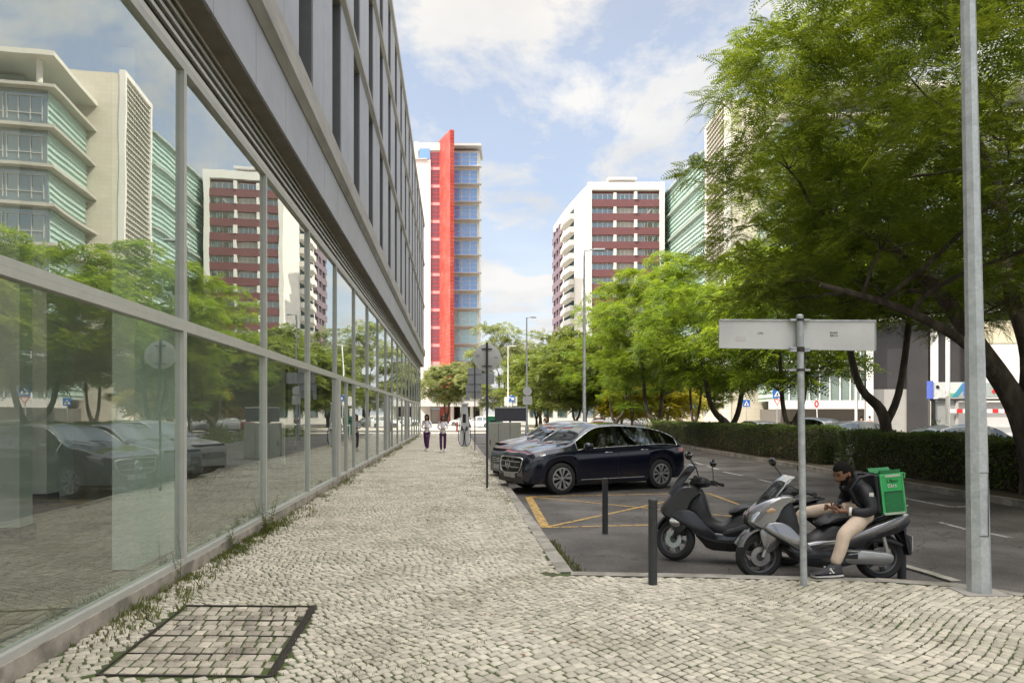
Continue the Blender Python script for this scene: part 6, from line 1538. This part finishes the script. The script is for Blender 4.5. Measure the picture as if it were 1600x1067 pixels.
# bollards
def bollard(label, px, py, h0, hh=.86):
    x, y = G(px,py,h0); o = E('bollard', label, 'bollard', (x,y,h0), 0, 'dark grey steel bollards')
    b = MB(); b.lathe([(.001,-.02),(.045,-.02),(.045,hh-.045),(.047,hh-.04),(.047,hh-.012),(.038,hh-.002),(.001,hh)], 24); b.build('post', M_post, o, smooth=35)
    r_ = MB(); r_.lathe([(.0452,hh-.095),(.0468,hh-.092),(.0468,hh-.086),(.0452,hh-.083)], 24, closed=True); r_.build('ring', M_dark, o, smooth=35)
bollard('nearest bollard, on the cobbled pavement edge left of the black scooter', 1020, 912, 0); bollard('bollard standing on the asphalt in front of the blue SUV', 945.5, 833.5, ROAD)
bollard('bollard half hidden behind the rear wheel of the silver scooter', 1409, 903, ROAD)
# round sign seen from behind on dark pole
def rsign(name, label, px, py, hs, poles, extras, mp=M_post, r=.03, base=0):
    x, y = G(px,py,base); o = E(name, label, 'sign', (x,y,base)); MB().tube([(0,0,-.02),(0,0,HZ(hs,y)-base)], r, 12).build('pole', mp, o, smooth=50); return o, x, y
o, x, y = rsign('round_sign', 'round traffic sign seen from the back on a slim dark pole at the kerb', 761, 762, 535, 1, [], r=.026); k = y/F
b = MB(); rr = 21.5*k; b.lathe([(.001,.03),(rr-.01,.03),(rr,.034),(rr,.045),(rr-.008,.05),(.001,.05)], 48, 'y', (0,0,HZ(558.5,y))); s = b.build('sign_disc', M_signback, o, smooth=30)
text_mesh('CML', .05, 'lettering', ML, s, (.21,.028,HZ(559,y)), (R(90),0,0)); text_mesh('0310\n0310', .04, 'lettering', ML, s, (-.22,.028,HZ(556,y)), (R(90),0,0))
for py in (545,572): MB().box((-.12,.0,HZ(py,y)-.012),(.12,.030,HZ(py,y)+.012)).build('clamp_bar', M_post, o)
o, x, y = rsign('sign_cluster', 'grey backs of stacked rectangular signs on a dark pole behind the round sign', 742, 704, 570, 1, [], r=.024); k = y/F
for (a,b_,c,d,yy) in ((731,753,575,600,.03),(752,772,583,600,.05),(728,750,600,611,.045),(736,752,603,622,.07),(728,734,608,625,.03)):
    MB().box(((a-742)*k,yy,HZ(d,y)),((b_-742)*k,yy+.012,HZ(c,y))).build('sign_plate', mat('sign_plate_grey', (.33,.34,.35), .5, .3, var=.1), o)
for py in (585,600,612): MB().tube([(-.4,.02,HZ(py,y)),(.3,.02,HZ(py,y))], .012, 6).build('bracket', M_post, o)
x, y = AT(752,52), 52
# charging point
x, y = G(726,697); ch = E('charging_point', 'tapered white electric charging post with looped black cables on the pavement', 'charging point', (x,y,0)); k = y/F
b = MB(); zt = HZ(630,y); b.prism([(-.19,0),(.17,0),(.24,.5),(.20,zt*.6),(.13,zt-.08),(-.13,zt-.08),(-.16,zt*.6),(-.24,.5)], -.09, .09, 'xz'); b.build('housing', mat('charger_white', (.60,.61,.62), .4, var=.05), ch, bevel=.03)
MB().box((-.27,-.17,zt-.08),(.22,.17,zt+.03)).build('head', M_white, ch, bevel=.02)
MB().box((-.10,-.105,zt*.55),(.08,-.091,zt*.75)).build('screen_panel', M_dark, ch)
for s in (-1,1):
    MB().tube(crspline([(s*.15,0,zt*.92),(s*.24,-.02,zt*.6),(s*.33,-.03,.55),(s*.26,-.03,.12),(s*.08,-.11,.06),(s*.02,-.12,.5),(s*.05,-.10,.95)],4), .022, 6).build('cable', M_dark, ch, smooth=60)
    MB().box((s*.13-.04,-.16,.85),(s*.13+.04,-.09,1.08)).build('plug', M_dark, ch, bevel=.01)
x, y = G(714,674); hy = E('fire_hydrant', 'small dull red hydrant on the pavement beyond the charging post', 'hydrant', (x,y,0))
b = MB(); b.lathe([(.001,0),(.16,0),(.16,.06),(.10,.08),(.10,.75),(.15,.78),(.13,.9),(.05,1.0),(.001,1.02)], 14); b.build('body', mat('hydrant_red', (.16,.04,.035), .6), hy, smooth=40)
MB().tube([(-.19,0,.6),(.19,0,.6)], .06, 8).build('outlet', MATS['hydrant_red'], hy)
# grey cabinet with dark board
x, y = AT(787,29.5), 29.5; cb_ = E('utility_cabinet', 'low pale grey utility cabinet standing past the parked cars', 'cabinet', (x,y,ROAD)); k = y/F
M_cab = mat('cabinet_grey', (.34,.34,.29), .6, var=.08, col2=(.30,.31,.22), c2scale=2, c2pos=(.55,.75))
MB().box(((763-787)*k,0,0),((814-787)*k,.5,HZ(660,y)-ROAD)).build('cabinet_body', M_cab, cb_, bevel=.01)
for px in (779,797): MB().box(((px-787)*k-.006,-.006,.1),((px-787)*k+.006,.0,HZ(662,y)-ROAD)).build('door_seam', M_dark, cb_)
MB().box(((765.5-787)*k,-.03,.55),((765.5-787)*k+.03,-.001,.75)).build('handle', M_dark, cb_)
x, y = AT(797,31), 31; k = y/F
bd_ = E('dark_board', 'wide dark grey blank board on a post above the pale cabinet', 'board', (x,y,ROAD))
MB().box(((773-797)*k,0,HZ(658,y)-ROAD),((822-797)*k,.08,HZ(637.5,y)-ROAD)).build('panel', mat('slate_panel', (.055,.055,.07), .5, var=.05), bd_)
MB().box(((773-797)*k,-.02,HZ(637.4,y)-ROAD),((822-797)*k,.10,HZ(635.5,y)-ROAD)).build('top_edge', M_alu, bd_)
MB().box((-.04,.081,0),(.04,.16,HZ(636,y)-ROAD)).build('post', M_dark, bd_)
x, y = AT(771,64), 64; bn_ = E('recycling_bin', 'green recycling bin behind the dark board', 'bin', (x,y,-.1))
MB().prism([(-.55,0),(.55,0),(.62,1.35),(.5,1.62),(-.5,1.62),(-.62,1.35)], -.5, .5, 'xz').build('body', mat('bin_green', (.03,.25,.12), .5), bn_, bevel=.05)
MB().box((-.3,-.53,1.15),(.3,-.501,1.3)).build('slot', M_dark, bn_)
# lamp posts
def lamp(label, px, pbase, y, ptop, arm, r=.085, m=M_galv, grp='slim street lamp posts'):
    x = AT(px,y); o = E('lamp_post', label, 'lamp post', (x,y,-.13), 0, grp); h = HZ(ptop,y)+.13
    MB().lathe([(.001,0),(r*1.6,0),(r*1.5,.9),(r,1.0),(r*.55,h),(.001,h)], 14).build('pole', m, o, smooth=40)
    k = y/F; MB().tube([(0,0,h-.05),(arm*k*.3,0,h+.02),(arm*k*.55,0,h+.03)], .03, 6).build('arm', m, o)
    MB().box((arm*k*.45,-.12,h-.03),(arm*k,.12,h+.06)).build('lamp_head', m, o, bevel=.02)
lamp('tall slim lamp post with a short arm in front of the apartment tower', 913, 655, 32, 391, 32)
lamp('slim lamp post carrying round and square sign backs by the dark board', 823, 655, 52, 496, 15)
lamp('pale lamp post in front of the dark far tree', 794, 650, 76, 541, 13, m=M_white)
x, y = AT(824,50.7), 50.7; o = E('round_sign', 'pair of pale sign backs, round over square, on the slim lamp post', 'sign', (x,y,ROAD)); k = y/F
MB().lathe([(.001,-.12),(.33,-.12),(.33,-.10),(.001,-.10)], 28, 'y', (0,.0,HZ(611,y)-ROAD)).build('sign_disc', M_signback, o)
MB().box((-.34,-.12,HZ(632,y)-ROAD),(.34,-.10,HZ(619,y)-ROAD)).build('sign_plate', M_signback, o)
MB().tube([(0,-.05,0),(0,-.05,HZ(605,y)-ROAD)], .04, 8).build('pole', M_galv, o)
# crossing signs
def cross_sign(label, px, py, half, y, grp=None, yld=False, zb=-.13, white=M_white):
    x = AT(px,y); k = y/F; z = HZ(py,y)-zb; h = half*k; o = E('crossing_sign', label, 'sign', (x,y,zb), 0, 'blue pedestrian crossing signs')
    MB().tube([(0,.05,0),(0,.05,z+h)], .04, 8).build('pole', M_galv, o, smooth=50)
    p = MB().box((-h,0,z-h),(h,.02,z+h)).build('sign_panel', M_blue, o)
    MB().prism([(-h*.72,z-h*.66),(h*.72,z-h*.66),(0,z+h*.68)], -.012, -.001, 'xz').build('triangle', white, p)
    f = MB(); f.ball((.0,-.018,z+h*.12), h*.10); f.tube([(0,-.018,z+h*.05),(0,-.018,z-h*.22)], h*.09, 6)
    for s in (1,-1): f.tube([(0,-.018,z-h*.2),(s*h*.2,-.018,z-h*.56)], h*.05, 5); f.tube([(0,-.018,z),(s*h*.2,-.018,z-h*.2)], h*.04, 5)
    f.build('pedestrian_symbol', M_dark, p)
    if yld:
        zz = z-h*2.05; t = MB().prism([(-h*.85,zz+h*.85),(h*.85,zz+h*.85),(0,zz-h*.7)], .0, .02, 'xz').build('yield_triangle', M_red, o)
        MB().prism([(-h*.55,zz+h*.65),(h*.55,zz+h*.65),(0,zz-h*.35)], -.01, -.001, 'xz').build('yield_centre', M_white, t)
cross_sign('blue crossing sign with a yield triangle beneath it', 1214.5, 615, 7, 60, yld=True)
cross_sign('blue crossing sign between the V forked trunk and the sign with the yield triangle', 1166.5, 630, 5.5, 66); cross_sign('blue crossing sign beside the slim twin stemmed tree', 1081.5, 634, 5.3, 68)
x, y = AT(1004.5,70), 70; k = y/F; o = E('round_sign', 'blue round sign above a small white plate under the yellow leaves', 'sign', (x,y,-.13))
MB().tube([(0,.05,0),(0,.05,HZ(620,y)+.13)], .04, 8).build('pole', M_galv, o); MB().lathe([(.001,0),(5*k,0),(5*k,.02),(.001,.02)], 28, 'y', (0,0,HZ(625,y)+.13)).build('sign_disc', M_blue, o)
MB().tube([(-3*k,-.012,HZ(628,y)+.13),(3*k,-.012,HZ(622,y)+.13)], .05, 6).build('arrow', M_white, o)
MB().box((-3.2*k,0,HZ(639,y)+.13),(3.2*k,.02,HZ(631,y)+.13)).build('plate', M_white, o)
x, y = AT(1276,62), 62; k = y/F; o = E('red_sign', 'red oval sign on a tilted white post behind the sign pole', 'sign', (x,y,-.13))
MB().tube([(.15,.05,0),(0,.05,HZ(622,y)+.13)], .04, 8).build('pole', M_white, o); b = MB(); b.prism([(3.6*k*math.cos(a),HZ(631,y)+.13+6*k*math.sin(a)) for a in np.linspace(0,2*math.pi,25)[:-1]], 0, .03, 'xz'); b.build('sign_panel', mat('faded_red', (.58,.10,.12), .5), o)
MB().prism([(1.2*k*math.cos(a),HZ(631,y)+.13+3*k*math.sin(a)) for a in np.linspace(0,2*math.pi,17)[:-1]], -.012, -.001, 'xz').build('symbol', M_white, o)
x, y = AT(799,78), 78; k = y/F; o = E('parking_sign', 'blue and white parking sign on the pale far post', 'sign', (x,y,-.13))
MB().tube([(0,.05,0),(0,.05,HZ(617,y)+.13)], .05, 8).build('pole', M_white, o); p = MB().box((-5*k,0,HZ(627,y)+.13),(5*k,.03,HZ(618,y)+.13)).build('sign_panel', M_blue, o)
text_mesh('P', .62, 'lettering', M_white, p, (-2.6*k,-.01,HZ(622.5,y)+.13), (R(90),0,0)); MB().box((0,-.02,HZ(625,y)+.13),(4*k,-.001,HZ(621,y)+.13)).build('van_symbol', M_white, p)
MB().box((-11*k,.1,HZ(634,y)+.13),(9*k,.14,HZ(620,y)+.13)).build('white_board', M_white, o)
# kiosk / shelter at the right
Yk = 31; x0, x1 = AT(1458,Yk), AT(1640,Yk); k = Yk/F
kb = E('kiosk_shelter', 'street shelter with blue and white header board and red and white stripe', 'shelter', (x0,Yk,-.1)); W = x1-x0; H1, H0 = HZ(597,Yk)+.1, HZ(621,Yk)+.1
MB().box((0,0,H0),(W,.25,H1)).build('header', mat('header_white', (.60,.62,.60), .4), kb)
MB().box((-.12,-.03,H0-.05),(0-.001,.28,H1+.06)).build('header_end', mat('kiosk_blue', (.10,.15,.55), .4), kb)
MB().prism([(.85,H0+.02),(1.12,H0+.02),(1.62,H1-.02),(1.35,H1-.02)], -.012, -.001, 'xz').build('teal_stripe', mat('kiosk_teal', (.05,.25,.36), .4), kb)
MB().prism([(.55,H0+.02),(.84,H0+.02),(1.0,H0+.2),(.7,H0+.2)], -.012, -.001, 'xz').build('green_stripe', mat('kiosk_green', (.12,.42,.25), .4), kb)
MB().prism([(1.13,H0+.02),(W-.1,H0+.02),(W-.1,H1-.03),(1.63,H1-.03)], -.008, -.001, 'xz').build('grey_area', mat('header_grey', (.36,.40,.38), .5), kb)
p = MB().box((1.36,-.03,H0+.08),(1.9,-.009,H1-.08)).build('number_badge', MATS['kiosk_blue'], kb)
text_mesh('1', .55, 'lettering', M_white, p, (1.52,-.034,(H0+H1)/2), (R(90),0,0))
for xx, m_ in ((3.05,M_white),(3.9,MATS['kiosk_green']),(2.75,M_red)): MB().lathe([(.001,-.03),(.09,-.03),(.09,-.009),(.001,-.009)], 16, 'y', (xx,0,H0+.28)).build('header_dot', m_, kb)
MB().lathe([(.001,-.02),(.08,-.02),(.08,-.001),(.001,-.001)], 16, 'y', (.2,0,H1-.22)).build('header_dot', M_dark, kb)
for xx in (0,1.05,W-.2): MB().box((xx,.02,0),(xx+.12,.16,H0-.051)).build('post', M_dark if xx == 0 else M_alu, kb)
MB().box((-.02,-.02,H0-.14),(W,.2,H0-.052)).build('beam', M_dark, kb)
MB().box((.13,.08,.2),(1.04,.1,H0-.15)).build('glass_panel', mat('kiosk_glass', (.30,.31,.30), .25), kb)
MB().box((1.2,.3,0),(W,.4,H0-.2)).build('back_wall', M_white, kb)
b1 = MB(); b2 = MB(); zz = HZ(642,Yk)+.1
for i in range(13): (b1 if i % 2 else b2).box((.75+i*.27,-.08,zz-.09),(.75+(i+1)*.27-.001,-.05,zz+.09))
b1.build('red_stripe', M_red, kb); b2.build('white_stripe', M_white, kb)
x, y = AT(1481,29), 29; o = E('pale_pole', 'pale round pole standing in front of the blue and white shelter', 'pole', (x,y,-.1)); MB().tube([(0,0,0),(0,0,HZ(515,y)+.1)], .085, 14).build('pole', M_white, o, smooth=50); MB().lathe([(.001,0),(.13,0),(.13,.35),(.09,.4),(.001,.4)], 14).build('base', M_white, o)
x, y = AT(1338,58), 58; o = E('white_mast', 'white mast left of the white pavilion column', 'pole', (x,y,-.1)); MB().tube([(0,0,0),(0,0,HZ(540,y)+.1)], .12, 12).build('pole', M_white, o, smooth=50); MB().lathe([(.001,0),(.2,0),(.2,.3),(.001,.3)],12).build('base', M_white, o)
def vine(label, px, y, pt, seed):
    x = AT(px,y); o = E('young_tree', label, 'sapling', (x,y,-.1), 0, 'thin saplings rising behind the right hedge'); r_ = random.Random(seed); h = HZ(pt,y)+.1
    pts = curve((0,0,0),(r_.uniform(-.3,.3),0,h),0,8,.05,r_); MB().tube(pts,[.02]*4+[.012]*4,5).build('stem', M_bark, o)
    b = MB()
    for i in range(40):
        q = pts[3].lerp(pts[-1], r_.random())+Vector((r_.uniform(-.16,.16),r_.uniform(-.1,.1),r_.uniform(-.1,.1))); s = r_.uniform(.03,.06); a = r_.uniform(0,6.28)
        b.add([q,q+Vector((s*math.cos(a),s*.4,s*math.sin(a))),q+Vector((s*1.6*math.cos(a+.5),0,s*1.6*math.sin(a+.5))),q+Vector((s*math.cos(a+1),-s*.4,s*math.sin(a+1)))],[(0,1,2,3)])
    b.build('leaves', LM_hedge, o)
vine('thin leafy sapling under the left end of the shelter header', 1470, 26, 655, 1); vine('thin leafy sapling under the right end of the red stripe', 1577, 17, 650, 2)
